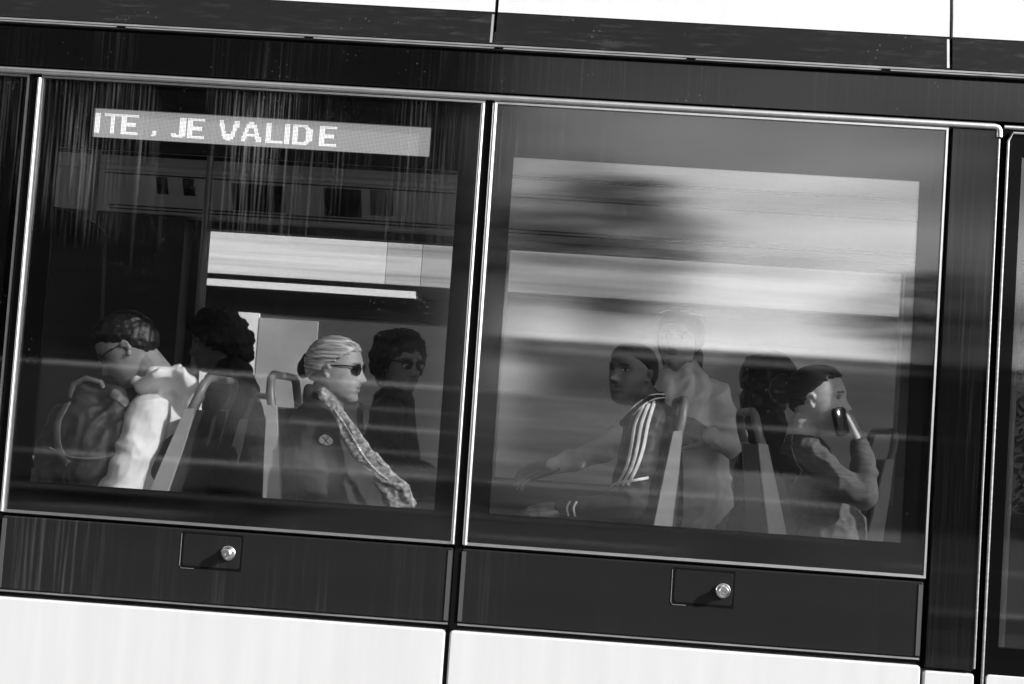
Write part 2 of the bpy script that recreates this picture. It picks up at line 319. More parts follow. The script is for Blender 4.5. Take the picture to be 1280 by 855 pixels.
# windows
led = (-1.474, -.470, 2.358, 2.446)
def window(x0, x1, clear, extra=None, pane=None):
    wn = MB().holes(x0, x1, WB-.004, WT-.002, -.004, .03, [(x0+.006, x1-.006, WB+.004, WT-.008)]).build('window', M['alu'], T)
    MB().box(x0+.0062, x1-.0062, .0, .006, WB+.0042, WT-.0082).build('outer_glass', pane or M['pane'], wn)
    hs = [clear]+([extra] if extra else [])
    MB().holes(x0+.0062, x1-.0062, WB+.0042, WT-.0082, .0065, .012, hs).build('black_border', M['frit'], wn)
    MB().box(clear[0]-.006, clear[1]+.006, .0125, .018, clear[2]-.006, clear[3]+.006).build('inner_glass', M['inner'], wn)
    return wn
wa = window(*W1, (-1.570, -.382, 1.334, 2.323), led)
wb = window(*W2, (-.223, .952, 1.335, 2.374))
MB().tube([(-1.6405, -.006, WB-.002), (-1.6405, -.006, 2.522)], .0045, 12).build('mullion_bar', M['alu'], T, smooth=True)
# bright raised edge bars beside the middle joint, thin line on the left
MB().tube([(-.3215, -.006, WB-.002), (-.3215, -.006, 2.522)], .0062, 12).build('mullion_bar', M['alu'], T, smooth=True)
MB().tube([(-.2865, -.006, WB-.002), (-.2865, -.006, 2.50), (-.287, -.006, 2.524)], [.0072, .0072, .0078], 12).build('mullion_bar', M['alu'], T, smooth=True)
MB().box(-.3145, -.2945, .0, .05, 1.0, 2.54).build('mullion_gap', M['rubber'], T)
window(-3.18, -1.672, (-3.1, -1.74, 1.334, 2.33)); window(-5.3, -3.25, (-5.2, -3.35, 1.334, 2.33)); window(2.6, 4.4, (2.7, 4.3, 1.334, 2.33))
MB().rr(2.55, 7, .36, 1.0, 0, .05).build('lower_panel', M['white'], T); bpanel(2.6, 4.4)
MB().box(-1.668, -1.640, .0, .05, 1.0, 2.54).build('joint_gap', M['rubber'], T)
MB().box(1.1725, 1.1880, .03, .05, .36, 2.53).build('door_gap', M['rubber'], T)
# interior: ceiling, coving with monitors, far wall with windows, partition, poles
MB().box(-7, 7, .08, 2.40, 2.72, 2.76).build('ceiling', M['inceil'], T)
cv = MB().xprism([(2.05, 2.60), (2.09, 2.60), (2.20, 2.43), (2.34, 2.43), (2.34, 2.72), (2.05, 2.72)], -7, 7).build('ceiling_cove', M['inceil'], T)
MB().xprism([(2.03, 2.625), (2.049, 2.615), (2.049, 2.640), (2.03, 2.640)], -2.15, 7).build('cove_trim', mat('trim_white', .7, .3), cv)
MB().xprism([(2.02, 2.665), (2.049, 2.66), (2.049, 2.668), (2.02, 2.672)], -7, 7).build('cove_trim', M['rubber'], cv)
def slope(x0, x1, t0, t1, mt, name, th=.006):
    # panel lying on the sloped face of the cove, t along the slope
    A = Vector((0, 2.09, 2.60)); B = Vector((0, 2.20, 2.43)); nrm = Vector((0, -.17, -.11)).normalized()
    p, q = A+(B-A)*t0, A+(B-A)*t1
    MB().xprism([((p).y, p.z), (q.y, q.z), ((q+nrm*th).y, (q+nrm*th).z), ((p+nrm*th).y, (p+nrm*th).z)], x0, x1).build(name, mt, cv)
slope(-1.58, -1.345, .14, .78, M['screen'], 'monitor'); slope(-1.165, -1.00, .12, .78, M['screen'], 'monitor')
slope(-.96, -.86, .1, .7, mat('vent_grey', .22, .5), 'vent'); slope(-1.92, -1.87, .1, .5, M['screen'], 'vent'); slope(-1.80, -1.75, .1, .5, M['screen'], 'vent')
for t in (.05, .82, .9): slope(-2.15, 7, t, t+.03, M['indark'], 'cove_groove', .003)
fhs = [(-6, -2.8, 1.35, 2.40), (-1.745, -.40, 1.35, 2.395), (-.34, 1.45, 1.35, 2.395), (1.6, 4.5, 1.35, 2.395)]
MB().holes(-7, 7, .5, 2.72, 2.345, 2.44, fhs).build('far_wall', M['inwall'], T)
for h in fhs: MB().box(h[0]-.004, h[1]+.004, 2.38, 2.386, h[2]-.004, h[3]+.004).build('far_window', M['farglass'], T)
MB().box(-7, 7, 2.441, 2.46, .36, 1.33).box(-7, 7, 2.441, 2.46, 2.42, 2.80).build('far_side_panels', M['white'], T)
for x in (-7, 6.96): MB().box(x, x+.04, .08, 2.40, .5, 2.7).build('end_wall', M['inwall'], T)
pt = MB(); a, b, c, e = at(48, 250, .95), at(80, 262, .95), at(132, 290, .95), at(128, 640, .95)
pt.prism([(a.x-.1, .5), (e.x, .5), (c.x, c.z), (c.x-.05, c.z+.035), (b.x, b.z), (a.x-.1, a.z+.02)], .93, .97).build('partition', M['indark'], T)
MB().box(-2.75, -1.80, 2.20, 2.34, .5, 2.42).build('cabinet', M['inwall'], T)
for px, py, Y, r in ((99, 266, 1.15, .017), (243, 330, 1.6, .014)):
    p = at(px, 450, Y); MB().tube([(p.x, Y, .5), (p.x, Y, 2.72)], r, 14).build('handrail_pole', M['pole'], T, smooth=True)
for x in (1.6, 2.3): MB().tube([(x, 1.2, .5), (x, 1.2, 2.72)], .017, 14).build('handrail_pole', M['pole'], T, smooth=True)
# ceiling luminaires unlit
MB().box(-6.5, 6.5, 1.1, 1.35, 2.70, 2.719).build('ceiling_luminaire', mat('diffuser', .6, .5), T)

# LED sign, dot by dot
sg = empty('display_sign', ((led[0]+led[1])/2, .04, led[2]), 'scrolling dot matrix sign reading TE, JE VALIDE above the left window', 'display sign')
MB().box(led[0]-.004, led[1]+.004, .024, .050, led[2]-.004, led[3]+.004).build('housing', M['led_back'], sg)
G = {'T': ("1111111111", "1111111111", *["0000110000"]*12), 'E': ("1111111111", "1111111111", *["1110000000"]*4, "1111111100", "1111111100", *["1110000000"]*4, "1111111111", "1111111111"),
     ',': (*["000"]*10, "011", "011", "011", "110"), 'J': (*["00000111"]*10, "00000111", "11100111", "11111111", "01111110"), 'N': (*["111"]*14,),
     'V': (*["11000000011"]*3, *["11100000111"]*2, *["01100000110"]*2, *["00110001100"]*2, *["00111011100"]*2, "00011011000", "00011111000", "00001110000"),
     'A': ("00001110000", "00001110000", "00011111000", *["00011011000"]*2, *["00110001100"]*2, "01100000110", "01111111110", "01111111110", *["11100000111"]*2, *["11000000011"]*2),
     'L': (*["1110000000"]*12, "1111111111", "1111111111"), 'I': (*["111"]*14,), 'D': ("11111111000", "11111111100", *["11100001110"]*1, *["11100000111"]*8, "11100001110", "11111111100", "11111111000")}
NC, NR = 252, 22; pitch = (led[1]-led[0])/NC; pz = (led[3]-led[2])/NR
lit = np.zeros((NR, NC), bool); s0 = NC/421.0
for ch, px in (('N', 118), ('T', 129), ('E', 151), (',', 189), ('J', 214), ('E', 235), ('V', 275), ('A', 303), ('L', 334), ('I', 356), ('D', 367), ('E', 401)):
    g = G[ch]; c0 = int((px-117)*s0)
    for r_, row in enumerate(g):
        for c_, v in enumerate(row):
            cc = c0+int(c_*1.3)
            for k in (0, 1):
                if v == '1' and cc+k < NC: lit[3+r_+(1 if r_ > 6 else 0), cc+k] = True
            if r_ == 6 and v == '1': lit[3+7, cc:cc+2] = True
dm = MB()
X = led[0]+(np.arange(NC)+.5)*pitch; Z = led[3]-(np.arange(NR)+.5)*pz; hw, hz = pitch*.37, pz*.37
for r_ in range(NR):
    for c_ in range(NC):
        x, z = X[c_], Z[r_]
        dm.v += [(x-hw, .0228, z-hz), (x+hw, .0228, z-hz), (x+hw, .0228, z+hz), (x-hw, .0228, z+hz)]
        o = len(dm.v)-4; dm.f.append((o, o+1, o+2, o+3)); dm.m.append(1 if lit[r_, c_] else 0)
dm.build('dot_matrix', [M['led_dim'], M['led_on']], sg, fix=False)
# ================================================================== STREET SIDE SEEN IN THE REFLECTION
leafm = mat('leaf', .03, 1., spec=0., noise_amt=.4, noise_scale=1.5); bark = mat('bark', .09, .9, noise_amt=.4, noise_scale=12, bump=.01)
def leaves(cents, n, size, name, parent, m=leafm):
    """cents: list of (centre, radius vector); n leaves per unit volume cluster"""
    V = []; F = []
    for c, r in cents:
        k = int(n*r[0]*r[1]*r[2]); d = rng.normal(size=(k, 3)); d /= np.linalg.norm(d, axis=1)[:, None]
        p = np.array(c)+d*(rng.random((k, 1))**.35)*np.array(r)
        a = rng.normal(size=(k, 3)); a /= np.linalg.norm(a, axis=1)[:, None]; b = np.cross(a, rng.normal(size=(k, 3))); b /= np.linalg.norm(b, axis=1)[:, None]
        s = size*(.6+.8*rng.random((k, 1)))
        q = np.stack([p-a*s, p-b*s*.5, p+a*s, p+b*s*.5], 1).reshape(-1, 3); o = sum(len(x) for x in V); V.append(q)
        F.append(np.arange(k*4).reshape(-1, 4)+o)
    V = np.concatenate(V); F = np.concatenate(F); me = bpy.data.meshes.new(name); me.from_pydata(V.tolist(), [], F.tolist()); me.materials.append(m)
    o = bpy.data.objects.new(name, me); COL.objects.link(o); o.parent = parent; o.matrix_parent_inverse = Matrix.Translation(-Vector(parent.location)); return o
def tree(x, y, h, r, low, label, n=60, size=.28, ncl=16, group='street trees behind the photographer'):
    t = empty('street_tree', (x, y, 0), label, 'tree', group); mb = MB()
    mb.tube([(x, y, 0), (x+.1, y, h*.35), (x-.1, y+.1, h*.7), (x, y, h*.92)], [.22, .17, .10, .03], 10)
    cs = []
    for i in range(ncl):
        a = i*2.4; u = (i+.5)/ncl; zz = low+(h-low)*u; rr_ = r*math.sin(math.pi*min(max(.18+.72*u, 0), 1))*.75
        c = (x+rr_*math.cos(a), y+rr_*math.sin(a), zz); cs.append((c, (r*.42, r*.42, (h-low)*.12+.35)))
        mb.tube([(x, y, max(low*.8, zz-1.2)), ((x+c[0])/2, (y+c[1])/2, zz-.4), c], [.07, .05, .015], 6)
    mb.build('trunk', bark, t, smooth=True); leaves(cs, n, size, 'crown', t); return t
for i, (x, y, h, r, low) in enumerate(((-4.6, -19, 11, 2.7, 2.6), (-8.4, -18, 13, 3.6, 2.2), (-12, -19, 13, 3.8, 2.2), (-18, -18, 14, 4, 2.2), (-25, -19, 14, 4, 2), (-33, -19, 14, 4.5, 2))):
    tree(x, y, h, r, low, 'leafy tree across the road, %s along the row from the gap of sky' % ('first', 'second', 'third', 'fourth', 'fifth', 'sixth')[i], n=110)
tree(.35, -27, 6.9, 2.4, 4.5, 'slim high-crowned tree standing alone in front of the open sky', n=150, size=.17, ncl=15)
tree(6.9, -24, 4.9, 1.9, 3.6, 'low spreading tree beside the long flat-roofed building', n=160, size=.16, ncl=9)
fb = empty('flat_roofed_building', (14, -30, 0), 'long low dark building with a pale roof edge across the road', 'building')
MB().box(-1.2, 40, -34, -27, 0, 3.18).build('wall', mat('dark_cladding', .035, .7, noise_amt=.4, noise_scale=.8, stretch=(1, 1, 6)), fb)
MB().box(-1.6, 40.4, -34.4, -26.6, 3.30, 3.46).build('roof', mat('roof_membrane', .03, .8), fb)
MB().box(-1.7, 40.5, -34.5, -26.5, 3.185, 3.29).build('fascia', mat('fascia_white', .6, .6), fb)
for i in range(8): MB().box(1+i*4.6, 3.4+i*4.6, -26.99, -26.96, 1.0, 2.4).build('window', M['screen'], fb)
tb = empty('apartment_block', (-30, -48, 0), 'tall grey apartment block closing the street behind the trees', 'building')
MB().box(-62, -3.5, -60, -42, 0, 19).build('wall', mat('grey_render', .12, .9, noise_amt=.15, noise_scale=.5), tb)
for i in range(14):
    for j in range(5): MB().box(-60+i*4.05, -58.2+i*4.05, -41.99, -41.95, 2+j*3.3, 3.6+j*3.3).build('window', M['screen'], tb)
MB().box(-62.2, -3.3, -60.2, -41.8, 19.01, 19.4).build('roof', mat('roof_dark', .04, .8), tb)
# pale wall giving light bands low in the glass, guard rail and grey van
hedge = empty('low_wall', (1, -24, 0), 'pale garden wall painted with reflection streaks, between the trees and the road', 'wall')
MB().box(-1.4, 2.3, -24.1, -23.9, 0, 2.1).build('wall_body', mat('streaked_render', .42, .9, noise_amt=.95, noise_scale=2.2, stretch=(.35, 1, 5)), hedge)  # colour bands imitate streaked light in the window reflection
MB().box(-1.45, 2.35, -24.15, -23.85, 2.102, 2.18).build('coping', mat('coping', .5, .8), hedge)
gr = empty('guard_rail', (0, -11.5, 0), 'galvanised two-bar guard rail along the road edge', 'railing')
MB().tube([(-12, -11.5, .93), (3.0, -11.5, .93)], .028, 10).build('top_bar', mat('galvanised', .6, .5, metal=.6), gr, smooth=True)
MB().tube([(-12, -11.5, .55), (3.0, -11.5, .55)], .02, 10).build('lower_bar', bpy.data.materials['galvanised'], gr, smooth=True)
for i in range(11): MB().tube([(-12+i*1.5, -11.5, .0), (-12+i*1.5, -11.5, .9)], .022, 8).build('post', bpy.data.materials['galvanised'], gr, smooth=True)
def van(x, y):
    v = empty('parked_van', (x, y, 0), 'grey panel van parked on the far side of the road', 'van')
    pr = [(x-2.4, .35), (x-2.42, 1.6), (x-2.3, 1.95), (x+.9, 1.95), (x+1.25, 1.85), (x+1.75, 1.25), (x+2.35, 1.05), (x+2.45, .7), (x+2.4, .35)]
    MB().prism(pr, y-.9, y+.9).build('body', mat('van_grey', .07, .35), v)
    MB().prism([(x+.2, 1.2), (x+.2, 1.75), (x+1.1, 1.75), (x+1.5, 1.2)], y+.895, y+.915).build('side_window', M['screen'], v)
    MB().box(x-2.42, x+2.46, y-.91, y+.912, .40, .62).build('bumper_strip', M['rubber'], v)
    for wx in (x-1.5, x+1.5):
        wh = MB().lathe((wx, y+.72, .33), (0, 1, 0), [(0, .33), (.2, .33), (.21, .30)], 24).build('wheel', M['rubber'], v, smooth=True)
        MB().lathe((wx, y+.93, .33), (0, 1, 0), [(0, .2), (.01, .18)], 20).build('rim', M['dullalu'], wh)
van(-5.4, -12.9)
uc = empty('added_cabinet', (2.1, -11.9, 0), 'white cabinet by the road, added as a pale blob in the window reflection', 'cabinet')  # added so that it reflects as a pale blob low in the glass
MB().rr(1.55, 2.65, .12, 1.22, -12.2, -11.75, .02, .01).build('cabinet_body', M['white'], uc)
MB().box(1.6, 2.09, -11.75, -11.735, .18, 1.15).build('door', M['white'], uc); MB().box(2.11, 2.6, -11.75, -11.735, .18, 1.15).build('door', M['white'], uc)
MB().box(1.5, 2.7, -12.25, -11.7, 0, .115).build('plinth', bpy.data.materials['kerb_stone'], uc)
pb = empty('added_post_box', (-3.2, -11.9, 0), 'small white box on a thin post, added as a pale blob in the window reflection', 'post box')  # added for a small pale blob reflected in the left window
MB().rr(-3.45, -2.95, .85, 1.15, -12.0, -11.8, .02, .01).build('box_body', M['white'], pb); MB().tube([(-3.2, -11.9, 0), (-3.2, -11.9, .86)], .03, 8).build('post', M['pole'], pb)
hr = empty('streak_bar', (-5, -11.6, 0), 'pale horizontal bar on two posts, added to draw a streak in the window reflection', 'barrier')  # added bar, there only for a pale line across the reflection
MB().tube([(-9, -11.6, 1.93), (-.9, -11.6, 1.93)], .016, 10).build('bar', mat('bar_white', .8, .5), hr, smooth=True)
for x in (-8.9, -1.0): MB().tube([(x, -11.6, 0), (x, -11.6, 1.9)], .03, 10).build('post', M['pole'], hr, smooth=True)
sf = empty('streak_fence', (-3, -14, 0), 'pale metal street fence with three thin bars behind the guard rail', 'fence')  # added bars that imitate motion streaks over the lower windows
for z, x0, x1, r in ((1.12, -8, .6, .007), (1.42, -6, -1.2, .014), (1.66, -4.4, .9, .006), (1.75, 1.5, 5, .010)): MB().tube([(x0, -14, z), (x1, -14, z)], r, 8).build('bar', bpy.data.materials['bar_white'], sf, smooth=True)
for x in (-8, -6, -4.4, -2.8, -1.2, .6, 1.5, 5): MB().tube([(x, -14, 0), (x, -14, 1.78)], .02, 8).build('post', M['pole'], sf, smooth=True)
# far side, seen through the tram
hb = empty('shop_building', (-8, 9, 0), 'single storey shop with pale striped fascia seen through the far windows', 'building')
MB().box(-20, 3, 7.02, 12, 0, 2.33).build('wall', mat('shop_wall', .04, .8, noise_amt=.3, noise_scale=1.2, stretch=(.3, 1, 8)), hb)
MB().box(-4.2, -2.52, 6.99, 7.019, 1.2, 2.325).build('door', mat('shop_door', .75, .6, noise_amt=.1, noise_scale=3), hb)
MB().box(-2.515, -2.05, 6.985, 7.019, 1.2, 2.29).build('shutter', mat('shop_shutter', .3, .6, noise_amt=.2, noise_scale=3), hb)
MB().box(-20, -1.55, 7.0, 12.1, 2.62, 4.4).build('fascia', mat('fascia_pale', .66, .7, noise_amt=.35, noise_scale=1.5, stretch=(.15, 1, 9)), hb)
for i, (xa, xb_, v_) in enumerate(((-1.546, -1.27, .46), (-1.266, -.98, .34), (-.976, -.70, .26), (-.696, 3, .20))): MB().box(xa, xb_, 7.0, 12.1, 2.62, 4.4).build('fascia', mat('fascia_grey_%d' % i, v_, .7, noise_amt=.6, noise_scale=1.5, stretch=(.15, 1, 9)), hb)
MB().box(-20, -1.3, 6.99, 12.1, 2.52, 2.575).build('trim', mat('trim_pale', .8, .5), hb)
MB().box(-20, 3, 7.0, 12, 2.335, 2.515).build('dark_band', M['rubber'], hb)  # plain dark band of the facade below the trim
MB().box(-20, 3, 7.0, 12, 2.58, 2.615).build('gutter_line', M['rubber'], hb)
hg = empty('sky_block_hedge', (4, 12, 0), 'tall dense dark hedge added to block the sky beyond the far windows', 'hedge')  # added to keep bright sky out of the far windows
MB().box(-1.35, 18, 12.4, 14, 0, 7.4).build('stems', mat('hedge_dark', .02, .9), hg)
leaves([((x, 12.3, z), (.7, .4, .6)) for x in np.arange(-.9, 14, .8) for z in np.arange(.6, 7.4, .8)], 1500, .04, 'foliage', hg)
structure(MB().box(-80, 80, 5.2, 7.0, 0, .10).build('pavement', bpy.data.materials['pavement_slabs']))

# ================================================================== SEATS
def seat(px, py, Y, d, lean, label, group='tram seats', near=True, top=.0, w=.44):
    """backrest edge passes through pixel (px,py) at depth Y; d = -1 faces left, 1 faces right"""
    p = at(px, py, Y); y0, y1 = Y-.02, Y+w; B = Vector((p.x, 0, p.z)); tl = math.tan(math.radians(lean))
    X = lambda z, off=0.: B.x-d*(z-B.z)*tl+d*off      # backrest line leans backwards
    s = empty('seat', (B.x, (y0+y1)/2, .5), label, 'seat', group)
    zt = B.z; zb = .93
    prof = [(X(zt, -.008), zt), (X(zt, .012), zt-.005), (X(zt-.1, .024), zt-.1), (X(zb, .05), zb), (X(zb, -.06), zb-.03), (X(zt-.2, -.035), zt-.2)]
    MB().prism(prof, y0+.03, y1-.03).build('backrest', M['seat_shell'], s)
    pad = [(X(zt-.06, .02), zt-.06), (X(zt-.1, .055), zt-.1), (X(zb+.05, .095), zb+.05), (X(zb+.02, .05), zb+.02)]
    MB().prism(pad, y0+.05, y1-.05).build('back_cushion', M['seat_fabric'], s)
    for yy in (y0, y1-.028):
        e = MB(); ed = [(X(zt, -.012), zt+.004), (X(zt, .016), zt+.002), (X(zt-.12, .022), zt-.12), (X(zt-.35, .03), zt-.35), (X(zb, .055), zb-.01), (X(zb, -.045), zb-.02), (X(zt-.35, -.03), zt-.35), (X(zt-.12, -.02), zt-.12)]
        e.prism(ed, yy, yy+.027).build('edge_trim', M['seat_trim'], s, smooth=True)
        c = yy+.0135
        MB().tube([(X(zt-.02, .002), c, zt-.02), (X(zt+.04, -.004), c, zt+.04), (X(zt+.085, -.004), c+(.02 if yy == y0 else -.02), zt+.085), (X(zt+.10, -.004), c+(.06 if yy == y0 else -.06), zt+.10)], [.013, .014, .014, .013], 12).build('grab_handle', mat_handle, s, smooth=True)
    MB().tube([(X(zt+.10, -.004), y0+.07, zt+.10), (X(zt+.10, -.004), y1-.08, zt+.10)], .0125, 12).build('top_bar', mat_handle, s, smooth=True)
    sx = [X(zb, .0), X(zb, .45)]; a, b = min(sx), max(sx)
    MB().rr(a, b, .86, .93, y0+.03, y1-.03, .03, .01).build('seat_cushion', M['seat_fabric'], s, smooth=True)
    MB().box(a+.1, b-.1, y0+.12, y1-.12, .5, .858).build('pedestal', M['seat_shell'], s)
    return s
mat_handle = mat('grab_handle_grey', .16, .4)
seat(240, 512, .24, -1, 17, 'tram seat with pale edge behind the man in the light hoodie')
seat(340, 508, .24, 1, 5, 'tram seat with pale edge behind the grey-haired woman')
seat(848, 540, .24, -1, 6, 'tram seat with dark rounded handle behind the boy in the striped track top')
seat(952, 556, .24, 1, 13, 'tram seat with pale edge behind the young woman with the phone')
seat(306, 525, 1.45, -1, 10, 'far row tram seat behind the passenger with curly hair')
seat(452, 540, 1.45, 1, 8, 'far row tram seat of the dark-haired passenger beyond the grey-haired woman')
seat(905, 560, 1.45, -1, 8, 'far row tram seat beyond the boy, under the pale-jacketed passenger')
seat(1112, 575, .95, -1, 8, 'empty tram seat facing the young woman with the phone')
seat(925, 560, 1.75, 1, 8, 'far row tram seat of the dark-haired passenger at the right window')
# ================================================================== PEOPLE
def cap(V, F, p0, r0, p1, r1, lat=None, k=1., seg=18):
    """tapered capsule, widened by k along lat"""
    p0, p1 = Vector(p0), Vector(p1); ax = p1-p0; Ln = ax.length
    if Ln < 1e-5: ax = Vector((0, 0, 1)); Ln = 0
    ax = ax.normalized(); a = ax.orthogonal().normalized(); b = ax.cross(a); rows = []
    for i in range(7): t = math.pi/2*(1-i/6); rows.append((p0, r0, -math.sin(t), math.cos(t)))
    for i in range(7): t = math.pi/2*i/6; rows.append((p1, r1, math.sin(t), math.cos(t)))
    o = len(V)
    for c, r, s, q in rows:
        for j in range(seg):
            t = 2*math.pi*j/seg; off = ax*r*s+(a*math.cos(t)+b*math.sin(t))*r*max(q, .02)
            if lat is not None: l = Vector(lat); off = off+l*(off.dot(l)*(k-1))
            V.append(c+off)
    n = len(rows)
    for i in range(n-1):
        for j in range(seg): F.append((o+i*seg+j, o+i*seg+(j+1) % seg, o+(i+1)*seg+(j+1) % seg, o+(i+1)*seg+j))
    F.append(tuple(o+j for j in range(seg))[::-1]); F.append(tuple(o+(n-1)*seg+j for j in range(seg)))
def chain(V, F, pts, lat=None, k=1.):
    for (p, r), (q, s) in zip(pts[:-1], pts[1:]): cap(V, F, p, r, q, s, lat, k)
def remesh(V, F, vox, sm, name):
    me = bpy.data.meshes.new('tmp'); me.from_pydata([tuple(v) for v in V], [], F); bm = bmesh.new(); bm.from_mesh(me); bmesh.ops.recalc_face_normals(bm, faces=bm.faces); bm.to_mesh(me); bm.free()
    o = bpy.data.objects.new('tmp', me); COL.objects.link(o)
    m = o.modifiers.new('r', 'REMESH'); m.mode = 'VOXEL'; m.voxel_size = vox
    s = o.modifiers.new('s', 'SMOOTH'); s.iterations = sm; s.factor = .5
    dg = bpy.context.evaluated_depsgraph_get(); r = bpy.data.meshes.new_from_object(o.evaluated_get(dg)); r.name = name
    bpy.data.objects.remove(o); bpy.data.meshes.remove(me); r.shade_smooth(); return r
def link(me, name, m, parent):
    me.materials.clear(); me.materials.append(m); o = bpy.data.objects.new(name, me); COL.objects.link(o)
    o.parent = parent; o.matrix_parent_inverse = Matrix.Translation(-parent_loc(parent)); return o
def lerp(tab, z):
    zs = [t[0] for t in tab]; return float(np.interp(z, zs, [t[1] for t in tab]))
XF = sorted([(.112, 0), (.108, .025), (.098, .048), (.08, .068), (.055, .081), (.035, .087), (.022, .089), (.008, .084), (-.01, .083), (-.03, .084), (-.045, .087), (-.06, .085), (-.07, .086), (-.08, .080), (-.093, .084), (-.105, .080), (-.113, .068), (-.118, .05)])
XB = sorted([(.112, 0), (.108, -.03), (.098, -.058), (.08, -.082), (.055, -.099), (.02, -.106), (-.01, -.102), (-.035, -.088), (-.055, -.066), (-.075, -.045), (-.095, -.02), (-.118, .0)])
WD = sorted([(.112, 0.), (.108, .025), (.098, .047), (.08, .064), (.055, .074), (.02, .078), (-.005, .077), (-.03, .072), (-.055, .064), (-.078, .055), (-.095, .044), (-.11, .028), (-.118, .015)])
def g(u, s): return math.exp(-(u/s)**2)
def head_pt(z, ph, jaw=1., nose=1.):
    xf, xb, wd = lerp(XF, z), lerp(XB, z), lerp(WD, z)*jaw
    # catmull-like softening
    e = .004; xf = (xf+lerp(XF, z+e)+lerp(XF, z-e))/3 if abs(z) < .1 else xf
    c, s = math.cos(ph), math.sin(ph); cx = (xf+xb)/2*.5+ -.005; 
    n = 2.25; q = (abs(c)**n+abs(s)**n)**(-1/n)
    x = cx+((xf-cx) if c > 0 else (cx-xb))*c*q; y = wd*s*q
    if c > 0:
        N_ = lerp(sorted([(.03, 0), (.018, .003), (.008, .008), (-.01, .018), (-.025, .028), (-.031, .029), (-.038, .020), (-.044, .002), (-.05, 0)]), z)*nose
        sg_ = .0085+.007*max(0, min(1, (.01-z)/.04))
        x += N_*g(y, sg_)
        x += .007*nose*g(abs(y)-.013, .006)*g(z+.034, .008)
        x -= .013*g(abs(y)-.031, .015)*g(z-.008, .012)
        x -= .004*g(abs(y)-.013, .006)*g(z-.008, .012)
        x += .004*g(abs(y)-.028, .02)*g(z-.026, .007)
        x += .004*g(abs(y)-.045, .018)*g(z+.022, .014)
        x += .004*g(y, .02)*g(z+.053, .005)-.005*g(y, .024)*g(z+.0600, .0028)+.005*g(y, .017)*g(z+.067, .005)
        x -= .003*g(y, .02)*g(z+.077, .005); x += .003*g(y, .014)*g(z+.095, .009)
    return Vector((x, y, z))
def frame(f, roll_up=None):
    f = Vector(f).normalized(); u = Vector(roll_up or (0, 0, 1)); l = u.cross(f).normalized(); u = f.cross(l)
    return Matrix(((f.x, l.x, u.x), (f.y, l.y, u.y), (f.z, l.z, u.z)))
class Head:
    def __init__(s, c, f, sc=1., up_=None, jaw=1., nose=1.):
        s.c = Vector(c); s.R = frame(f, up_); s.sc = sc; s.jaw = jaw; s.nose = nose
    def w(s, p): return s.c+s.R@(Vector(p)*s.sc)
    def inv(s, p): return (s.R.transposed()@(Vector(p)-s.c))/s.sc
    def grid(s, off=None, nz=64, nph=96):
        V = []; F = []
        for i in range(nz+1):
            t = i/nz; z = .1118-(.1118+.1178)*(.5-.5*math.cos(math.pi*t))
            for j in range(nph):
                ph = 2*math.pi*j/nph-math.pi; p = head_pt(z, ph, s.jaw, s.nose)
                if off: 
                    d = Vector((p.x+.01, p.y, p.z*1.0+.0)); d.normalize(); p = p+d*off(p, ph)
                V.append(s.w(p))
        for i in range(nz):
            for j in range(nph): F.append((i*nph+j, i*nph+(j+1) % nph, (i+1)*nph+(j+1) % nph, (i+1)*nph+j))
        F.append(tuple(range(nph))[::-1]); F.append(tuple(range(nz*nph, (nz+1)*nph))); return V, F
def sphere(V, F, c, r, R=None, sc=(1, 1, 1)):
    o = len(V); n, m = 10, 16
    for i in range(n+1):
        for j in range(m):
            a, b = math.pi*i/n, 2*math.pi*j/m; p = Vector((math.sin(max(a, .03) if a < 3 else math.pi-.03)*math.cos(b)*sc[0], math.sin(max(a, .03) if a < 3 else math.pi-.03)*math.sin(b)*sc[1], math.cos(a)*sc[2]))*r
            V.append(Vector(c)+(R@p if R else p))
    for i in range(n):
        for j in range(m): F.append((o+i*m+j, o+i*m+(j+1) % m, o+(i+1)*m+(j+1) % m, o+(i+1)*m+j))
    F.append(tuple(o+j for j in range(m))[::-1]); F.append(tuple(o+n*m+j for j in range(m)))
def hand(V, F, wr, d, nrm, curl, sc=1., thumb=1):
    """wr wrist, d direction of the hand, nrm back-of-hand normal, curl degrees per joint, thumb = side"""
    d = Vector(d).normalized(); nrm = Vector(nrm); nrm = (nrm-d*nrm.dot(d)).normalized(); sd_ = d.cross(nrm)*thumb; wr = Vector(wr)
    for k in (-1, -.33, .33, 1): cap(V, F, wr+sd_*k*.018*sc, .014*sc, wr+d*.085*sc+sd_*k*.030*sc, .0105*sc)
    for k, ln in ((1, .95), (.35, 1.08), (-.33, 1.), (-1, .8)):
        p = wr+d*.088*sc+sd_*k*.030*sc; a = math.radians(curl*.6); dd = d
        for q, (seg, r) in enumerate(((.040, .0088), (.026, .0080), (.020, .0072))):
            dd = (d*math.cos(a)-nrm*math.sin(a)+sd_*k*.06).normalized(); e = p+dd*seg*ln*sc; cap(V, F, p, r*sc, e, r*.93*sc, seg=10); p = e; a += math.radians(curl)
    p = wr+d*.025*sc+sd_*.026*sc; dd = (d*.6+sd_*.75-nrm*.25).normalized()
    for seg, r in ((.04, .0125), (.03, .0095), (.024, .0085)):
        e = p+dd*seg*sc; cap(V, F, p, r*sc, e, r*.9*sc, seg=10); p = e; dd = (dd+d*.45-nrm*.2).normalized()
BODYM = mat('skin', .4, .5, attr='tone', noise_amt=.14, noise_scale=45, bump=.0007, bump_scale=130)
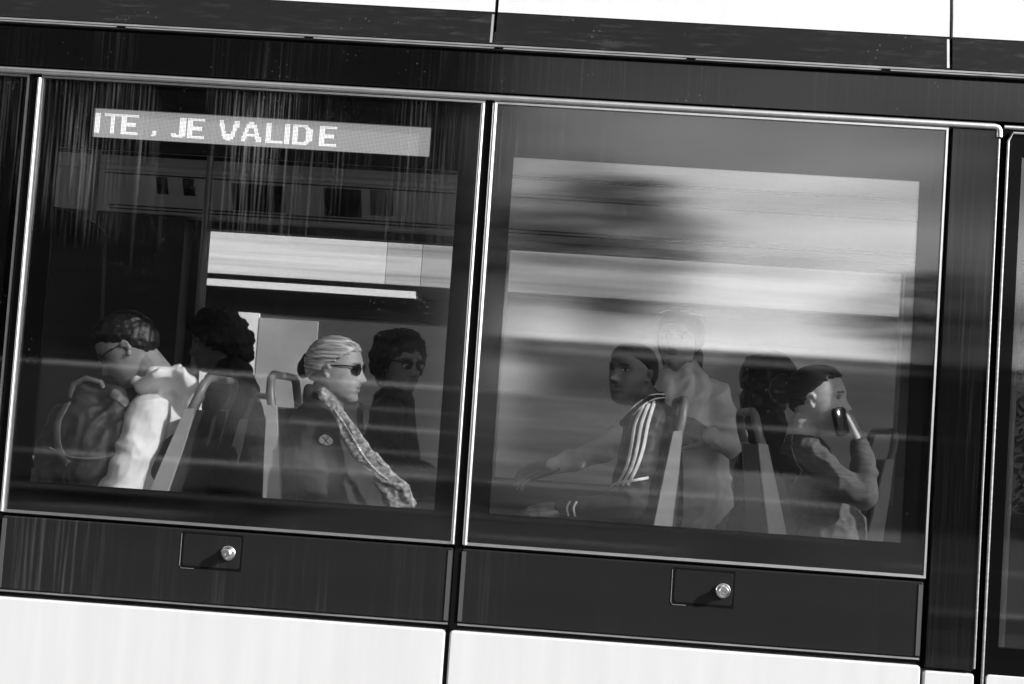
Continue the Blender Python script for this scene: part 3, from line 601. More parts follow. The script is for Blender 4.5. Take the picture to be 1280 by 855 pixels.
def body(P, H, skin, parts, hands=(), brow=.05, lip=.6, iris=.03, vox=.0032, wrinkles=0., ears=1.):
    V, F = H.grid()
    for sy in (-1, 1):
        sphere(V, F, H.w((.0575, sy*.031, .008)), .0127*H.sc)
        for (ex, ez, er) in ((-.012, .012, .010), (-.02, .022, .009), (-.026, .012, .009), (-.022, -.004, .009), (-.012, -.022, .0085)):
            sphere(V, F, H.w((ex+.004, sy*(.080*H.jaw if ears else .07), ez-.006)), er*H.sc, H.R, (1, .6, 1))
    for pts, lat, k in parts: chain(V, F, pts, lat, k)
    for h in hands: hand(V, F, **h)
    me = remesh(V, F, vox, 2, 'body'); n = len(me.vertices); co = np.empty(n*3); me.vertices.foreach_get('co', co); co = co.reshape(-1, 3)
    L_ = (co-np.array(H.c))@np.array(H.R)/H.sc; x, y, z = L_[:, 0], L_[:, 1], L_[:, 2]; t = np.full(n, float(skin)); ay = np.abs(y); fr = x > .04
    G_ = lambda u, s: np.exp(-(u/s)**2)
    lips = fr*G_(y, .024)**2*np.clip(G_(z+.060, .011)*1.4-.35, 0, 1); t *= 1-(1-lip)*lips
    t *= 1-.5*fr*(np.abs(z+.0605) < .0022)*(ay < .022)
    br = fr*(np.abs(z-.0265+.12*(ay-.03)) < .0042)*(ay > .012)*(ay < .05); t = np.where(br, brow*.55+skin*.25, t)
    eyez = z-.008; e = fr*(ay > .019)*(ay < .044)*(np.abs(eyez) < .0065*(1-((ay-.0315)/.0145)**2)+.0012)
    white = fr*(np.abs(eyez) < .0052*(1-((ay-.0315)/.0125)**2)); ir = white*(np.abs(ay-.031) < .0055)
    t = np.where(e, skin*.22, t); t = np.where(white, max(.42, skin), t); t = np.where(ir, iris, t)
    t = np.where(fr*(ay > .019)*(ay < .045)*(np.abs(z-.0165) < .0016), skin*.45, t)
    nos = fr*G_(ay-.009, .004)*G_(z+.0405, .0035); t *= 1-.6*nos
    ear = (ay > .074)*(np.hypot(x+.012, (z+.002)*.75) < .0105)*(x > -.03); t = np.where(ear, t*.55, t)  # shade of the ear hollow is put into the skin tone
    t *= 1-(.12+wrinkles)*fr*G_(ay-.022-np.clip(-.03-z, 0, .04)*.35, .0028)*(z < -.028)*(z > -.07)  # shade of the facial creases is put into the skin tone
    t *= 1-(.10+wrinkles)*fr*G_(z+.006, .003)*(ay > .018)*(ay < .042)
    t *= 1-.12*(x > .0)*(z < -.075)
    if wrinkles: t *= 1-wrinkles*1.6*(np.sin(z*900+ay*200)*.5+.5)**4*fr*(z > .03)
    a = me.attributes.new('tone', 'FLOAT', 'POINT'); a.data.foreach_set('value', t.astype(np.float32))
    return link(me, 'body', BODYM, P)
def cloth(P, name, m, parts, vox=.006, sm=4, fold=.008, fs=7., seed=0, hands=()):
    V, F = [], []
    for pts, lat, k in parts: chain(V, F, pts, lat, k)
    me = remesh(V, F, vox, sm, name)
    if fold:
        me.update(); nn = [v.normal.copy() for v in me.vertices]; s = Vector((seed*3.1, seed*1.7, 0))
        for v, n_ in zip(me.vertices, nn):
            c = v.co; q = Vector((c.x*fs+c.z*fs*.5, c.y*fs*.7, c.z*fs*1.2-c.x*fs*.5))+s
            warp = noise.noise(q*.6)*1.6
            a = 1-abs(noise.noise(q+Vector((warp, warp*.5, 0))))*2.2; b = noise.noise(q*2.6+Vector((warp, 0, 0)))
            e_ = 1-abs(noise.noise(q*2.4+Vector((warp, 3, 0))))*2.4; v.co = c+n_*fold*(a*1.1+e_*.5+b*.3-.75)
        me.update()
    return link(me, name, m, P)
def hair(P, H, fn, m, extra=(), amp=.004, sc=40., stretch=(1, 1, 1), name='hair', vox=.004, hard=False):
    def off(p, ph):
        k = fn(p+Vector((0, 0, .0045*noise.noise(p*130))), abs(math.degrees(ph))); 
        if k <= 0: return -.012
        return k+amp*noise.noise(Vector((p.x*sc*stretch[0], p.y*sc*stretch[1], p.z*sc*stretch[2])))
    V, F = H.grid(off)
    for c, r, s in extra: sphere(V, F, H.w(c), r*H.sc, H.R, s)
    me = remesh(V, F, vox, 2, name)
    if amp:
        for v, n_ in zip(me.vertices, [v.normal.copy() for v in me.vertices]):
            q = H.inv(v.co); v.co = v.co+n_*amp*noise.noise(Vector((q.x*sc*stretch[0]+5, q.y*sc*stretch[1], q.z*sc*stretch[2])))
        me.update()
    return link(me, name, m, P)
def bvh_of(o):
    me = o.data; return BVHTree.FromPolygons([v.co.copy() for v in me.vertices], [tuple(p.vertices) for p in me.polygons])
def ribbon(P, host, name, m, pts, width, lift=.0015, thick=.003, n=40):
    """cloth strip laid on the surface of host; pts are (px,py) seen from the window side"""
    tree_ = bvh_of(host); P3 = []; NN = []
    ts = np.linspace(0, len(pts)-1, n)
    for t in ts:
        i = min(int(t), len(pts)-2); u = t-i
        a = [pts[max(i-1, 0)], pts[i], pts[i+1], pts[min(i+2, len(pts)-1)]]
        c = [.5*((2*a[1][k])+(-a[0][k]+a[2][k])*u+(2*a[0][k]-5*a[1][k]+4*a[2][k]-a[3][k])*u*u+(-a[0][k]+3*a[1][k]-3*a[2][k]+a[3][k])*u**3) for k in (0, 1)]
        d = (at(c[0], c[1], 1)-CAM).normalized(); h, nn, _, _ = tree_.ray_cast(CAM, d)
        if h is None:
            if P3: P3.append(P3[-1]+Vector((0, 0, -.0001))); NN.append(NN[-1])
            continue
        if nn.y > 0: nn = -nn
        P3.append(h); NN.append(nn)
    if len(P3) < 4: return None
    for _ in range(2): NN = [(NN[max(i-1, 0)]+NN[i]*2+NN[min(i+1, len(NN)-1)]).normalized() for i in range(len(NN))]; P3 = [P3[0]]+[(P3[i-1]+P3[i]*2+P3[i+1])/4 for i in range(1, len(P3)-1)]+[P3[-1]]
    mb = MB(); q = len(P3); K = 5
    for i in range(q):
        d = (P3[min(i+1, q-1)]-P3[max(i-1, 0)]); d = d.normalized() if d.length > 1e-7 else Vector((0, 0, -1)); sd_ = d.cross(NN[i]).normalized(); wd = width if not isinstance(width, (tuple, list)) else float(np.interp(i/(q-1), np.linspace(0, 1, len(width)), width))
        for k in range(K):
            u = -1+2*k/(K-1); c = P3[i]+sd_*u*wd/2; h, nn, _, dist = tree_.ray_cast(c+NN[i]*.03, -NN[i], .06)
            c = h if h is not None else c
            mb.v.append(tuple(c+NN[i]*(lift+thick*(1-.5*abs(u)))))
        for k in range(K-1, -1, -1):
            u = -1+2*k/(K-1); mb.v.append(tuple(P3[i]+sd_*u*wd/2-NN[i]*.004))
    for i in range(q-1):
        for k in range(2*K): mb.f.append((i*2*K+k, i*2*K+(k+1) % (2*K), (i+1)*2*K+(k+1) % (2*K), (i+1)*2*K+k)); mb.m.append(0)
    for base in (0, (q-1)*2*K): mb.f.append(tuple(range(base, base+2*K))); mb.m.append(0)
    return mb.build(name, m, P, smooth=True)
def legs(hx, z, y, d, r=.085, foot=.5):
    """seated legs: thigh, shin, shoe for both sides; hx hip x, d facing"""
    out = []
    for sy in (-.09, .09): out.append(([((hx, y+sy, z), r), ((hx+d*.42, y+sy*1.3, z-.02), r*.72), ((hx+d*.45, y+sy*1.3, foot+.1), r*.5)], None, 1.))
    return out
def shoes(P, hx, y, d, foot=.5):
    for sy in (-.117, .117):
        V, F = [], []; cap(V, F, (hx+d*.43, y+sy, foot+.045), .04, (hx+d*.62, y+sy, foot+.032), .03); me = remesh(V, F, .006, 2, 'shoe'); link(me, 'shoe', M['rubber'], P)
Yv = Vector((0, 1, 0))
dark = lambda n, v=.02, **k: mat(n, v, .85, noise_amt=k.pop('na', .15), noise_scale=25, bump=.0006, bump_scale=300, **k)
trousers = dark('dark_trousers', .022)
hair_dark = mat('hair_dark', .009, .5, noise_amt=.4, noise_scale=30, bump=.0018, bump_scale=120, stretch=(1, 1, .4)); hair_black = mat('hair_black', .006, .7, noise_amt=.3, bump=.004, bump_scale=70)
hair_grey = mat('hair_grey', .42, .4, noise_amt=.75, noise_scale=30, stretch=(.22, 2, 5.), bump=.004, bump_scale=30); hair_brown = mat('hair_brown', .022, .4, noise_amt=.7, noise_scale=40, stretch=(.25, 1, 4), bump=.004, bump_scale=34)
lens = mat('dark_lens', .006, .08); wire = mat('spectacle_frame', .015, .3); bright_wire = mat('light_spectacle_frame', .7, .25, metal=.6)
def glasses(P, H, m_frame, m_lens=None, dz=0., dx=0., big=.021, name='glasses', up_=False):
    gl = MB()
    for sy in (-1, 1):
        c = Vector((.087+dx, sy*.031, .006+dz)); ring = []
        for k in range(25):
            t = 2*math.pi*k/24; ring.append(H.w(c+Vector((-.012*abs(math.sin(t))*0-(.010 if math.cos(t)*sy > .5 else 0)*(math.cos(t)*sy-.5), math.cos(t)*big*1.1, math.sin(t)*big*.82))))
        gl.tube(ring, .0018*H.sc, 6, cap=False)
        gl.tube([H.w(c+Vector((-.008, sy*big*1.1, .008))), H.w((.05+dx, sy*.077, .014+dz)), H.w((-.008+dx*.5, sy*.082, .010+dz))], .0024*H.sc, 6)
    gl.tube([H.w((.089+dx, -.010, .010+dz)), H.w((.0895+dx, .010, .010+dz))], .0018*H.sc, 6)
    g_ = gl.build(name, m_frame, P, smooth=True)
    if m_lens:
        for sy in (-1, 1):
            c = Vector((.086+dx, sy*.031, .006+dz)); V = [H.w(c)]+[H.w(c+Vector((-(.010 if math.cos(t)*sy > .5 else 0)*(math.cos(t)*sy-.5), math.cos(t)*big*1.1, math.sin(t)*big*.82))) for t in [2*math.pi*k/24 for k in range(24)]]
            off = H.R@Vector((-.002*H.sc, 0, 0)); mb = MB(); mb.add(V+[v+off for v in V], [(0, 1+k, 1+(k+1) % 24) for k in range(24)]+[(25, 26+(k+1) % 24, 26+k) for k in range(24)]+[(1+k, 26+k, 26+(k+1) % 24, 1+(k+1) % 24) for k in range(24)])
            mb.build('lens', m_lens, g_, smooth=False)
    return g_
def person(pt, label): 
    return empty('person', (pt.x, pt.y, .5), label, 'person')
# ---- 1 man in light hoodie, head bowed, facing left
Y = .42
H = Head(at(158, 436, Y), (-.80, -.10, -.62), .98); P = person(at(190, 600, Y), 'man with short dark hair and glasses bowing his head, light grey hoodie')
nb = at(205, 492, Y); ch = at(196, 545, Y); hp = at(190, 690, Y)
body(P, H, .25, [([(H.w((-.03, 0, -.06)), .052), (at(196, 470, Y), .056), (nb, .07)], None, 1), ([(nb, .07), (ch, .09), (hp, .10)], Yv, 1.3)],
     hands=[dict(wr=at(80, 590, .34), d=(-.9, 0, -.4), nrm=(0, -1, .3), curl=30), dict(wr=at(82, 585, .55), d=(-.9, 0, -.4), nrm=(0, 1, .3), curl=30, thumb=-1)], brow=.02)
def h1(p, ph):
    zl = np.interp(ph, [0, 35, 60, 80, 92, 105, 140, 180], [.060, .058, .045, .02, .012, -.022, -.058, -.066])
    return .014*min(1, (p.z-zl)/.03+.12) if p.z > zl+.006*noise.noise(p*90) else 0
hair(P, H, h1, hair_dark, amp=.004, sc=60, extra=[((.035, .0, .088), .030, (1.3, 1.5, .7))])
glasses(P, H, wire)
hood_m = mat('light_hoodie_fleece', .74, .95, noise_amt=.10, noise_scale=18, bump=.002, bump_scale=22)
hd = cloth(P, 'hoodie', hood_m, [
    ([(at(208, 488, Y), .07), (at(202, 530, Y), .112), (at(188, 585, Y), .125), (at(182, 640, Y), .13), (at(182, 690, Y), .14)], Yv, 1.35),
    ([(at(188, 518, .29), .068), (at(168, 565, .245), .062), (at(152, 612, .23), .056)], None, 1), ([(at(152, 612, .23), .058), (at(120, 612, .27), .050), (at(88, 592, .33), .040)], None, 1),
    ([(at(200, 502, .60), .075), (at(160, 600, .62), .06), (at(90, 588, .56), .042)], None, 1),
    # collar roll and hood lying on the back
    ([(at(170, 476, .37), .017), (at(182, 484, .345), .026), (at(205, 480, .335), .036), (at(228, 482, .37), .046), (at(234, 490, .44), .050), (at(225, 476, .52), .04)], None, 1),
    ([(at(206, 474, .40), .036), (at(230, 478, .41), .043), (at(240, 494, .41), .036), (at(233, 514, .41), .027), (at(222, 528, .41), .016)], Yv, 2.6), ([(at(176, 482, .33), .018), (at(196, 470, .30), .022), (at(222, 466, .30), .022), (at(238, 476, .30), .022), (at(241, 494, .31), .019), (at(230, 514, .33), .014)], None, 1), ([(at(195, 468, .38), .025), (at(222, 464, .42), .024)], Yv, 1.6)], fold=.008, fs=7, vox=.005, sm=3)
cloth(P, 'trousers', trousers, legs(hp.x, .96, Y, -1), fold=.004); shoes(P, hp.x, Y, -1)
# backpack held on his lap and chest
bp = empty('backpack', at(110, 600, .28), 'bulky dark backpack with strap and small white tag held before the man in the hoodie', 'backpack')
bagm = mat('backpack_nylon', .02, .6, noise_amt=.1, noise_scale=9, bump=.0012, bump_scale=40)
bb = cloth(bp, 'bag_body', bagm, [([(at(115, 505, .30), .075), (at(108, 545, .28), .125), (at(110, 590, .28), .135), (at(112, 640, .28), .13)], Yv, .62), ([(at(78, 525, .28), .05), (at(70, 560, .28), .06), (at(72, 640, .28), .07)], Yv, .9), ([(at(140, 500, .29), .05), (at(150, 560, .26), .06), (at(150, 640, .26), .06)], Yv, .8)], fold=.008, fs=8, vox=.006, seed=4)
strapm = mat('webbing_strap', .10, .5, noise_amt=.2)
ribbon(bp, bb, 'strap', strapm, [(140, 490), (160, 508), (166, 540), (160, 575), (164, 610)], .030, thick=.005)
ribbon(bp, bb, 'strap', strapm, [(85, 505), (72, 530), (74, 560), (85, 580)], .022, thick=.005)
ribbon(bp, bb, 'pocket_seam', strapm, [(62, 560), (90, 572), (130, 572), (158, 560)], .008, thick=.004)
ribbon(bp, bb, 'white_tag', mat('white_label', .75, .6), [(123, 609), (130, 609.5), (138, 610)], .018, thick=.003, n=10)
MB().tube([at(88, 496, .28), at(92, 480, .27), at(108, 473, .265), at(126, 478, .27), at(132, 492, .28)], .009, 10).build('carry_handle', strapm, bp, smooth=True)
# ---- 2 curly haired passenger in the far row
Y = 1.6
H = Head(at(270, 428, Y), (-.95, -.1, -.2), 1.); P = person(at(290, 560, Y), 'passenger with big curly black hair in dark clothes in the far row, facing left')
jk = dark('dark_coat', .016)
body(P, H, .16, [([(H.w((-.03, 0, -.06)), .05), (at(286, 462, Y), .055), (at(300, 500, Y), .08), (at(300, 620, Y), .1)], None, 1)], hands=[dict(wr=at(225, 590, Y-.2), d=(-1, 0, -.2), nrm=(0, -1, .5), curl=25), dict(wr=at(225, 590, Y+.2), d=(-1, 0, -.2), nrm=(0, 1, .5), curl=25, thumb=-1)])
hair(P, H, lambda p, ph: (.03 if p.z > np.interp(ph, [0, 40, 70, 90, 180], [.05, .045, .0, -.03, -.09]) else 0), hair_black, amp=.014, sc=45, extra=[((-.10, 0, .0), .055, (1, 1, 1)), ((.02, 0, .09), .05, (1.3, 1.2, .6)), ((-.11, 0, -.06), .04, (1, 1, 1))])
coat_parts = lambda top, mid, bot, Y, d, sh=.2: [([(top, .08), (mid, .12), (bot, .15)], Yv, 1.35), ([(top+Vector((0, -sh, -.04)), .065), (mid+Vector((d*.02, -sh-.03, -.06)), .055), (mid+Vector((d*.24, -sh+.02, -.16)), .042)], None, 1), ([(top+Vector((0, sh, -.04)), .065), (mid+Vector((d*.02, sh+.03, -.06)), .055), (mid+Vector((d*.24, sh-.02, -.16)), .042)], None, 1)]
cloth(P, 'coat', jk, coat_parts(at(291, 470, Y), at(296, 535, Y), at(298, 640, Y), Y, -1), seed=2); cloth(P, 'trousers', trousers, legs(at(298, 640, Y).x, .96, Y, -1), fold=.004); shoes(P, at(298, 640, Y).x, Y, -1)
# ---- 3 older woman facing right
Y = .45
H = Head(at(421, 462, Y), (.985, -.14, -.02), .93, jaw=1.04, nose=.95); P = person(at(420, 600, Y), 'older woman with slicked grey hair, dark sunglasses and long patterned scarf')
body(P, H, .36, [([(H.w((-.02, 0, -.07)), .056), (at(405, 505, Y), .062), (at(402, 530, Y), .08), (at(415, 640, Y), .1)], None, 1), ([(H.w((.045, 0, -.085)), .028), (H.w((-.0, 0, -.10)), .045)], None, 1)],
     hands=[dict(wr=at(490, 655, .36), d=(1, 0, -.3), nrm=(0, -.3, 1), curl=25), dict(wr=at(490, 655, .56), d=(1, 0, -.3), nrm=(0, .3, 1), curl=25, thumb=-1)], brow=.25, wrinkles=.15, vox=.003)
hair(P, H, lambda p, ph: (.009 if p.z > np.interp(ph, [0, 30, 55, 75, 92, 110, 180], [.068, .062, .05, .026, .006, -.018, -.045]) else 0), hair_grey, amp=.0025, sc=24, stretch=(.35, 1.6, 5.), vox=.003)
V, F = [], []; 
for c, r, s in (((-.108, 0, .01), .032, (.7, 1, 1.25)), ((-.120, 0, -.005), .026, (.8, 1, 1.3))): sphere(V, F, H.w(c), r, H.R, s)
link(remesh(V, F, .003, 3, 'hair_bun'), 'hair_bun', hair_black, P)
glasses(P, H, wire, lens, big=.0225, dx=.001)
jm = mat('charcoal_jacket', .035, .8, noise_amt=.12, noise_scale=25, bump=.0006, bump_scale=250)
jk3 = cloth(P, 'jacket', jm, [([(at(398, 512, Y), .060), (at(398, 535, Y), .095), (at(408, 570, Y), .128), (at(418, 620, Y), .16), (at(420, 690, Y), .17)], Yv, 1.3),
    ([(at(392, 536, .26), .075), (at(402, 590, .22), .066), (at(412, 650, .23), .06), (at(485, 655, .34), .042)], None, 1), ([(at(400, 536, .64), .075), (at(420, 650, .66), .06), (at(485, 655, .56), .042)], None, 1),
    ([(at(386, 487, .40), .016), (at(388, 500, .37), .022), (at(404, 512, .33), .026), (at(424, 524, .35), .022)], None, 1), ([(at(386, 487, .40), .016), (at(388, 500, .53), .022), (at(424, 524, .55), .022)], None, 1)], fold=.008, fs=6, seed=9, vox=.005)
scm = mat('patterned_scarf', .36, .7, noise_amt=.7, noise_scale=75, stretch=(1, 1, 1.4), bump=.002, bump_scale=90)
lt = Vector((.78, .0, .62)).normalized()
sc_ = cloth(P, 'scarf', scm, [([(at(400, 488, .36), .0055), (at(416, 511, .325), .007), (at(433, 533, .297), .0085), (at(448, 557, .277), .009), (at(466, 580, .257), .009), (at(484, 598, .25), .0095), (at(500, 613, .255), .010), (at(512, 634, .272), .008)], lt, 3.0),
    ([(at(426, 535, .30), .005), (at(445, 564, .268), .007), (at(470, 592, .252), .008), (at(492, 622, .258), .009), (at(498, 645, .27), .007)], lt, 2.4),
    ([(at(404, 494, .345), .018), (at(398, 492, .45), .022), (at(404, 500, .56), .018), (at(440, 545, .5), .022), (at(500, 612, .42), .022)], None, 1)], fold=.006, fs=15, vox=.0035, sm=2, seed=5)
ribbon(P, sc_, 'sequin_edge', mat('sequins', .75, .25, noise_amt=.9, noise_scale=220), [(418, 512), (436, 538), (452, 566), (470, 588), (486, 600)], .005, thick=.002)
bdg = ribbon(P, jk3, 'badge', mat('badge_white', .55, .4, noise_amt=.4, noise_scale=90), [(399, 549), (403, 550), (407, 550.5), (411, 551.2), (415, 552)], (.012, .030, .036, .030, .012), thick=.004, n=16)
for q in ([(401, 543.5), (407, 551), (413, 558)], [(413, 545), (407, 551), (402, 557)]): ribbon(P, bdg or jk3, 'badge_mark', M['rubber'], q, .0018, thick=.0016, n=10)
cloth(P, 'trousers', trousers, legs(at(420, 690, Y).x, .96, Y, 1), fold=.004); shoes(P, at(420, 690, Y).x, Y, 1)
# ---- 4 dark haired passenger beyond
Y = 1.5
H = Head(at(500, 456, Y), (.72, -.68, -.05), 1.); P = person(at(490, 590, Y), 'passenger with thick dark hair and sunglasses in the far row beyond the older woman')
body(P, H, .2, [([(H.w((-.02, 0, -.06)), .052), (at(492, 498, Y), .06), (at(490, 520, Y), .08), (at(485, 640, Y), .1)], None, 1)], hands=[dict(wr=at(560, 590, Y-.2), d=(1, 0, -.1), nrm=(0, -.5, 1), curl=25), dict(wr=at(560, 590, Y+.2), d=(1, 0, -.1), nrm=(0, .5, 1), curl=25, thumb=-1)])
hair(P, H, lambda p, ph: (.028 if p.z > np.interp(ph, [0, 35, 60, 90, 180], [.055, .05, .02, -.05, -.08]) else 0), hair_black, amp=.016, sc=32, extra=[((-.06, 0, .05), .07, (1.1, 1.1, .9))])
glasses(P, H, wire, lens, big=.024)
cloth(P, 'coat', jk, coat_parts(at(492, 503, Y), at(488, 560, Y), at(482, 650, Y), Y, 1), seed=3); cloth(P, 'trousers', trousers, legs(at(482, 650, Y).x, .96, Y, 1), fold=.004); shoes(P, at(482, 650, Y).x, Y, 1)
# ---- 5 boy in track top, turned to the window
Y = .45
H = Head(at(789, 467, Y), (-.68, -.73, .03), .86); P = person(at(800, 610, Y), 'boy with very short hair in a dark track top with three white sleeve stripes')
body(P, H, .11, [([(H.w((-.03, 0, -.06)), .045), (at(808, 500, Y), .048), (at(815, 522, Y), .065), (at(812, 640, Y), .085)], None, 1)],
     hands=[dict(wr=at(706, 637, .30), d=(-1, 0, -.12), nrm=(0, -.5, 1), curl=22, sc=.9), dict(wr=at(715, 640, .6), d=(-1, 0, -.12), nrm=(0, .5, 1), curl=22, sc=.9, thumb=-1)], brow=.01, iris=.008, lip=.8, vox=.003)
hair(P, H, lambda p, ph: (.006 if p.z > np.interp(ph, [0, 35, 60, 85, 95, 110, 180], [.066, .062, .048, .02, .0, -.03, -.05]) else 0), hair_black, amp=.001, sc=150, vox=.003)
tm = mat('track_top_black', .014, .6, noise_amt=.2, noise_scale=30, bump=.0005, bump_scale=250)
tt = cloth(P, 'track_top', tm, [([(at(812, 512, Y), .05), (at(814, 532, Y), .085), (at(812, 575, Y), .105), (at(806, 650, Y), .12), (at(806, 690, Y), .12)], Yv, 1.3),
    ([(at(812, 528, .29), .062), (at(796, 580, .245), .055), (at(790, 628, .24), .048), (at(745, 636, .26), .040), (at(706, 637, .30), .032)], None, 1), ([(at(812, 530, .61), .062), (at(800, 630, .62), .05), (at(718, 640, .6), .033)], None, 1),
    ([(at(826, 497, .44), .018), (at(815, 502, .375), .02), (at(795, 514, .36), .018), (at(780, 528, .38), .014)], None, 1)], fold=.006, fs=8, vox=.0045, seed=11)
wt = mat('white_piping', .8, .6)
for dx in (0, 8, 16):
    ribbon(P, tt, 'sleeve_stripe', wt, [(804+dx*.9, 508-dx*.35), (794+dx*1.0, 530), (789+dx*.95, 560), (783+dx*.8, 585), (772+dx*.8, 606)], .0095, thick=.0015)
ribbon(P, tt, 'collar_piping', wt, [(830, 493), (815, 494), (798, 504), (784, 516), (772, 530)], .005, thick=.0015)
ribbon(P, tt, 'collar_piping', wt, [(832, 497), (818, 499), (803, 508), (792, 519)], .004, thick=.0015)
ribbon(P, tt, 'hem_piping', wt, [(762, 610), (772, 604), (790, 601), (810, 597)], .008, thick=.0025)
ribbon(P, tt, 'chest_logo', wt, [(767, 560), (766, 565), (767, 570)], (.002, .009, .004), thick=.0015, n=10)
for dx in (0, 8): ribbon(P, tt, 'cuff_stripe', wt, [(713+dx, 627), (709+dx, 635), (711+dx, 645)], .006, thick=.0015, n=16)
cloth(P, 'trousers', trousers, legs(at(806, 690, Y).x, .96, Y, -1, r=.075), fold=.004); shoes(P, at(806, 690, Y).x, Y, -1)
# ---- 6 woman in pale jacket with glasses pushed up
Y = 1.0
H = Head(at(849, 424, Y), (-.35, -.93, -.05), .92); P = person(at(860, 560, Y), 'woman in a pale jacket with glasses pushed up on her hair')
body(P, H, .34, [([(H.w((-.02, 0, -.06)), .05), (at(853, 466, Y), .052), (at(856, 490, Y), .07), (at(858, 600, Y), .1)], None, 1)],
     hands=[dict(wr=at(695, 582, .76), d=(-1, -.1, -.35), nrm=(-.2, -.6, .8), curl=25, sc=.95), dict(wr=at(888, 548, .80), d=(-.8, -.2, .35), nrm=(.2, -1, .4), curl=35, sc=.95, thumb=-1)], brow=.03)
hair(P, H, lambda p, ph: (.014 if p.z > np.interp(ph, [0, 30, 55, 80, 100, 180], [.06, .055, .03, -.04, -.09, -.1]) else 0), hair_dark, amp=.004, sc=30, extra=[((-.05, .055, -.08), .045, (.8, .7, 1.3)), ((-.05, -.055, -.07), .04, (.8, .7, 1.2))])
glasses(P, H, bright_wire, dz=.085, dx=-.028, big=.022)
pj = mat('pale_jacket', .9, .85, noise_amt=.12, noise_scale=14, bump=.0008, bump_scale=200)
Xv = Vector((.94, -.34, 0)).normalized()
cloth(P, 'jacket', pj, [([(at(852, 478, .95), .045), (at(852, 500, .92), .05)], Xv, 1.2), ([(at(854, 467, Y), .052), (at(856, 482, Y), .07), (at(858, 505, Y), .09), (at(860, 550, Y), .105), (at(860, 620, Y), .12)], Xv, 1.35),
    ([(at(822, 492, 1.02), .056), (at(776, 548, .92), .048), (at(742, 568, .83), .041), (at(695, 582, .76), .034)], None, 1), ([(at(892, 492, .98), .056), (at(918, 545, .86), .048), (at(912, 556, .84), .044), (at(888, 548, .80), .036)], None, 1),
    ([(at(836, 462, 1.0), .032), (at(834, 482, .93), .032), (at(842, 510, .885), .028), (at(856, 550, .87), .02)], None, 1), ([(at(868, 462, 1.0), .032), (at(876, 484, .93), .032), (at(870, 510, .885), .028), (at(858, 550, .87), .02)], None, 1)], fold=.009, fs=7, seed=14, vox=.005)
cloth(P, 'trousers', trousers, [([(Vector((at(858, 640, Y).x, 1.0, .97))+Vector((sx, 0, 0)), .085), (Vector((at(858, 640, Y).x-.1, .76, .95))+Vector((sx*1.3, 0, 0)), .06), (Vector((at(858, 640, Y).x-.1, .74, .6))+Vector((sx*1.3, 0, 0)), .045)], None, 1) for sx in (-.09, .09)], fold=.004)
# ---- 7 young woman with phone
Y = .50
H = Head(at(1024, 499, Y), (.93, -.35, .02), .93, nose=1.); P = person(at(1030, 600, Y), 'young woman in a grey long-sleeved top holding a dark phone to her mouth')
wr = at(1073, 548, .40); hdir = (at(1062, 512, .43)-wr).normalized()
body(P, H, .62, [([(H.w((-.025, 0, -.06)), .045), (at(1004, 532, Y), .048), (at(1003, 556, Y), .06), (at(1030, 640, Y), .085)], None, 1)],
     hands=[dict(wr=wr, d=hdir+Vector((-.12, 0, 0)), nrm=(.85, -.5, .2), curl=34, sc=.84, thumb=1), dict(wr=at(1095, 705, .6), d=(1, 0, -.2), nrm=(0, .5, 1), curl=25, sc=.9, thumb=-1)], brow=.04, lip=.6, vox=.0028)
hair(P, H, lambda p, ph: (.010 if p.z > np.interp(ph, [0, 30, 55, 75, 92, 108, 180], [.078, .074, .066, .046, .016, -.02, -.05]) else 0), hair_brown, amp=.003, sc=26, stretch=(.35, 1.4, 4.), extra=[((-.13, 0, .03), .048, (1, 1, 1.1))], vox=.003)
gm = mat('grey_marl_top', .12, .9, noise_amt=.3, noise_scale=50, stretch=(.3, 1, 4), bump=.0006, bump_scale=300)
tp = cloth(P, 'long_sleeved_top', gm, [([(at(1001, 556, Y), .052), (at(1006, 575, Y), .085), (at(1022, 615, Y), .105), (at(1036, 660, Y), .115), (at(1036, 700, Y), .13)], Yv, 1.25),
    ([(at(1008, 568, .35), .056), (at(1040, 598, .31), .050), (at(1076, 620, .31), .043)], None, 1), ([(at(1078, 620, .31), .043), (at(1080, 590, .34), .040), (at(1075, 556, .39), .030)], None, 1), ([(at(1006, 572, .66), .056), (at(1050, 690, .68), .045), (at(1093, 705, .6), .035)], None, 1)], fold=.006, fs=10, vox=.0045, seed=21)
ribbon(P, tp, 'shoulder_seam', mat('seam_thread', .45, .8), [(991, 541), (990, 560), (996, 578), (1003, 588)], .003, thick=.001)
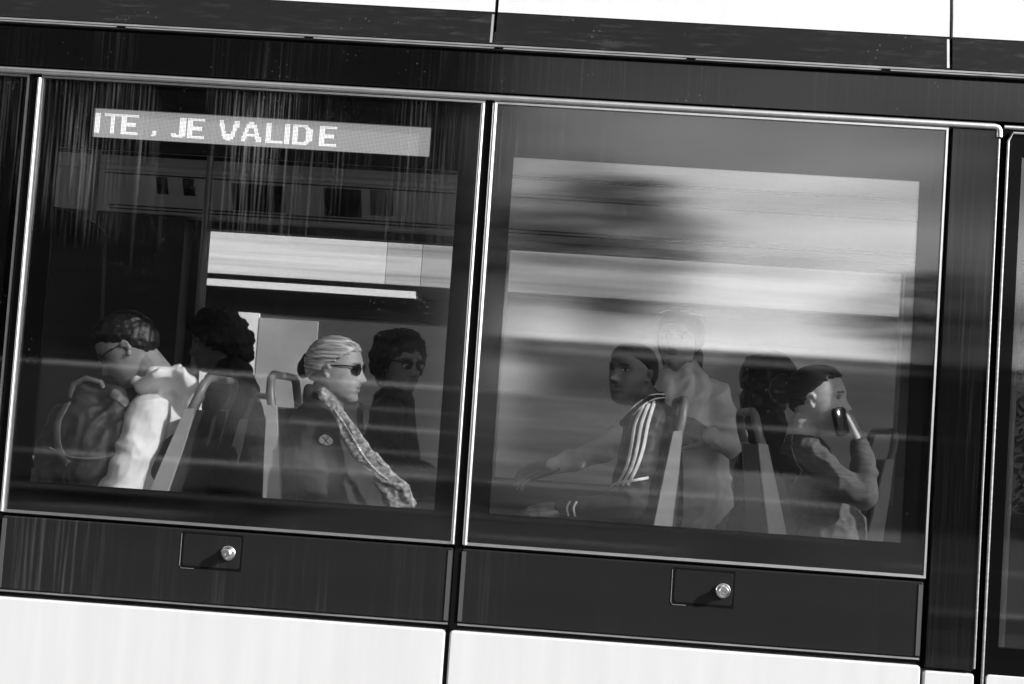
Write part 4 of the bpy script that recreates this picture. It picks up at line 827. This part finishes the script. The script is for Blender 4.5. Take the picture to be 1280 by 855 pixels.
ribbon(P, tp, 'shoulder_seam', bpy.data.materials['seam_thread'], [(1003, 588), (998, 596), (993, 604)], .003, thick=.001, n=14)
cloth(P, 'trousers', trousers, legs(at(1036, 700, Y).x, .96, Y, 1, r=.08), fold=.004); shoes(P, at(1036, 700, Y).x, Y, 1)
ph = empty('phone', at(1051, 526, .395), 'dark smartphone held up to the young woman\'s mouth', 'phone')
pc = at(1051, 527, .385); pr_ = MB(); pr_.rr(-.026, .026, -.045, .045, -.005, .005, .014, .003)
ph.location = pc; ph.rotation_euler = (math.radians(-6), math.radians(-14), math.radians(30)); 
for nm, mb_, mt in (('case', pr_, mat('phone_case', .006, .3, spec=.12)), ('screen', MB().rr(-.023, .023, -.041, .041, -.0062, -.0052, .010, .0003), mat('phone_screen', .006, .12, spec=.15)), ('edge_band', MB().holes(-.0268, .0268, -.02, .02, -.001, .001, [(-.0262, .0262, -.019, .019)]), M['rubber'])):
    me = mb_.build(nm, mt, None, smooth=True); me.parent = ph
# ---- 8 dark haired passenger in the far row on the right
Y = 1.75
H = Head(at(962, 478, Y), (.93, .3, -.05), 1.); P = person(at(965, 590, Y), 'passenger seen only as dark hair and dark coat beside the young woman, far row')
body(P, H, .14, [([(H.w((-.02, 0, -.06)), .052), (at(958, 518, Y), .06), (at(956, 540, Y), .08), (at(955, 640, Y), .1)], None, 1)], hands=[dict(wr=at(1025, 600, Y-.2), d=(1, 0, -.1), nrm=(0, -.5, 1), curl=25), dict(wr=at(1025, 600, Y+.2), d=(1, 0, -.1), nrm=(0, .5, 1), curl=25, thumb=-1)])
hair(P, H, lambda p, ph: (.022 if p.z > np.interp(ph, [0, 35, 60, 90, 180], [.055, .05, .01, -.08, -.11]) else 0), hair_black, amp=.006, sc=35, extra=[((-.07, 0, -.08), .055, (.9, 1.1, 1.3))])
cloth(P, 'coat', jk, coat_parts(at(957, 524, Y), at(956, 585, Y), at(955, 660, Y), Y, 1), seed=6); cloth(P, 'trousers', trousers, legs(at(955, 660, Y).x, .96, Y, 1), fold=.004); shoes(P, at(955, 660, Y).x, Y, 1)
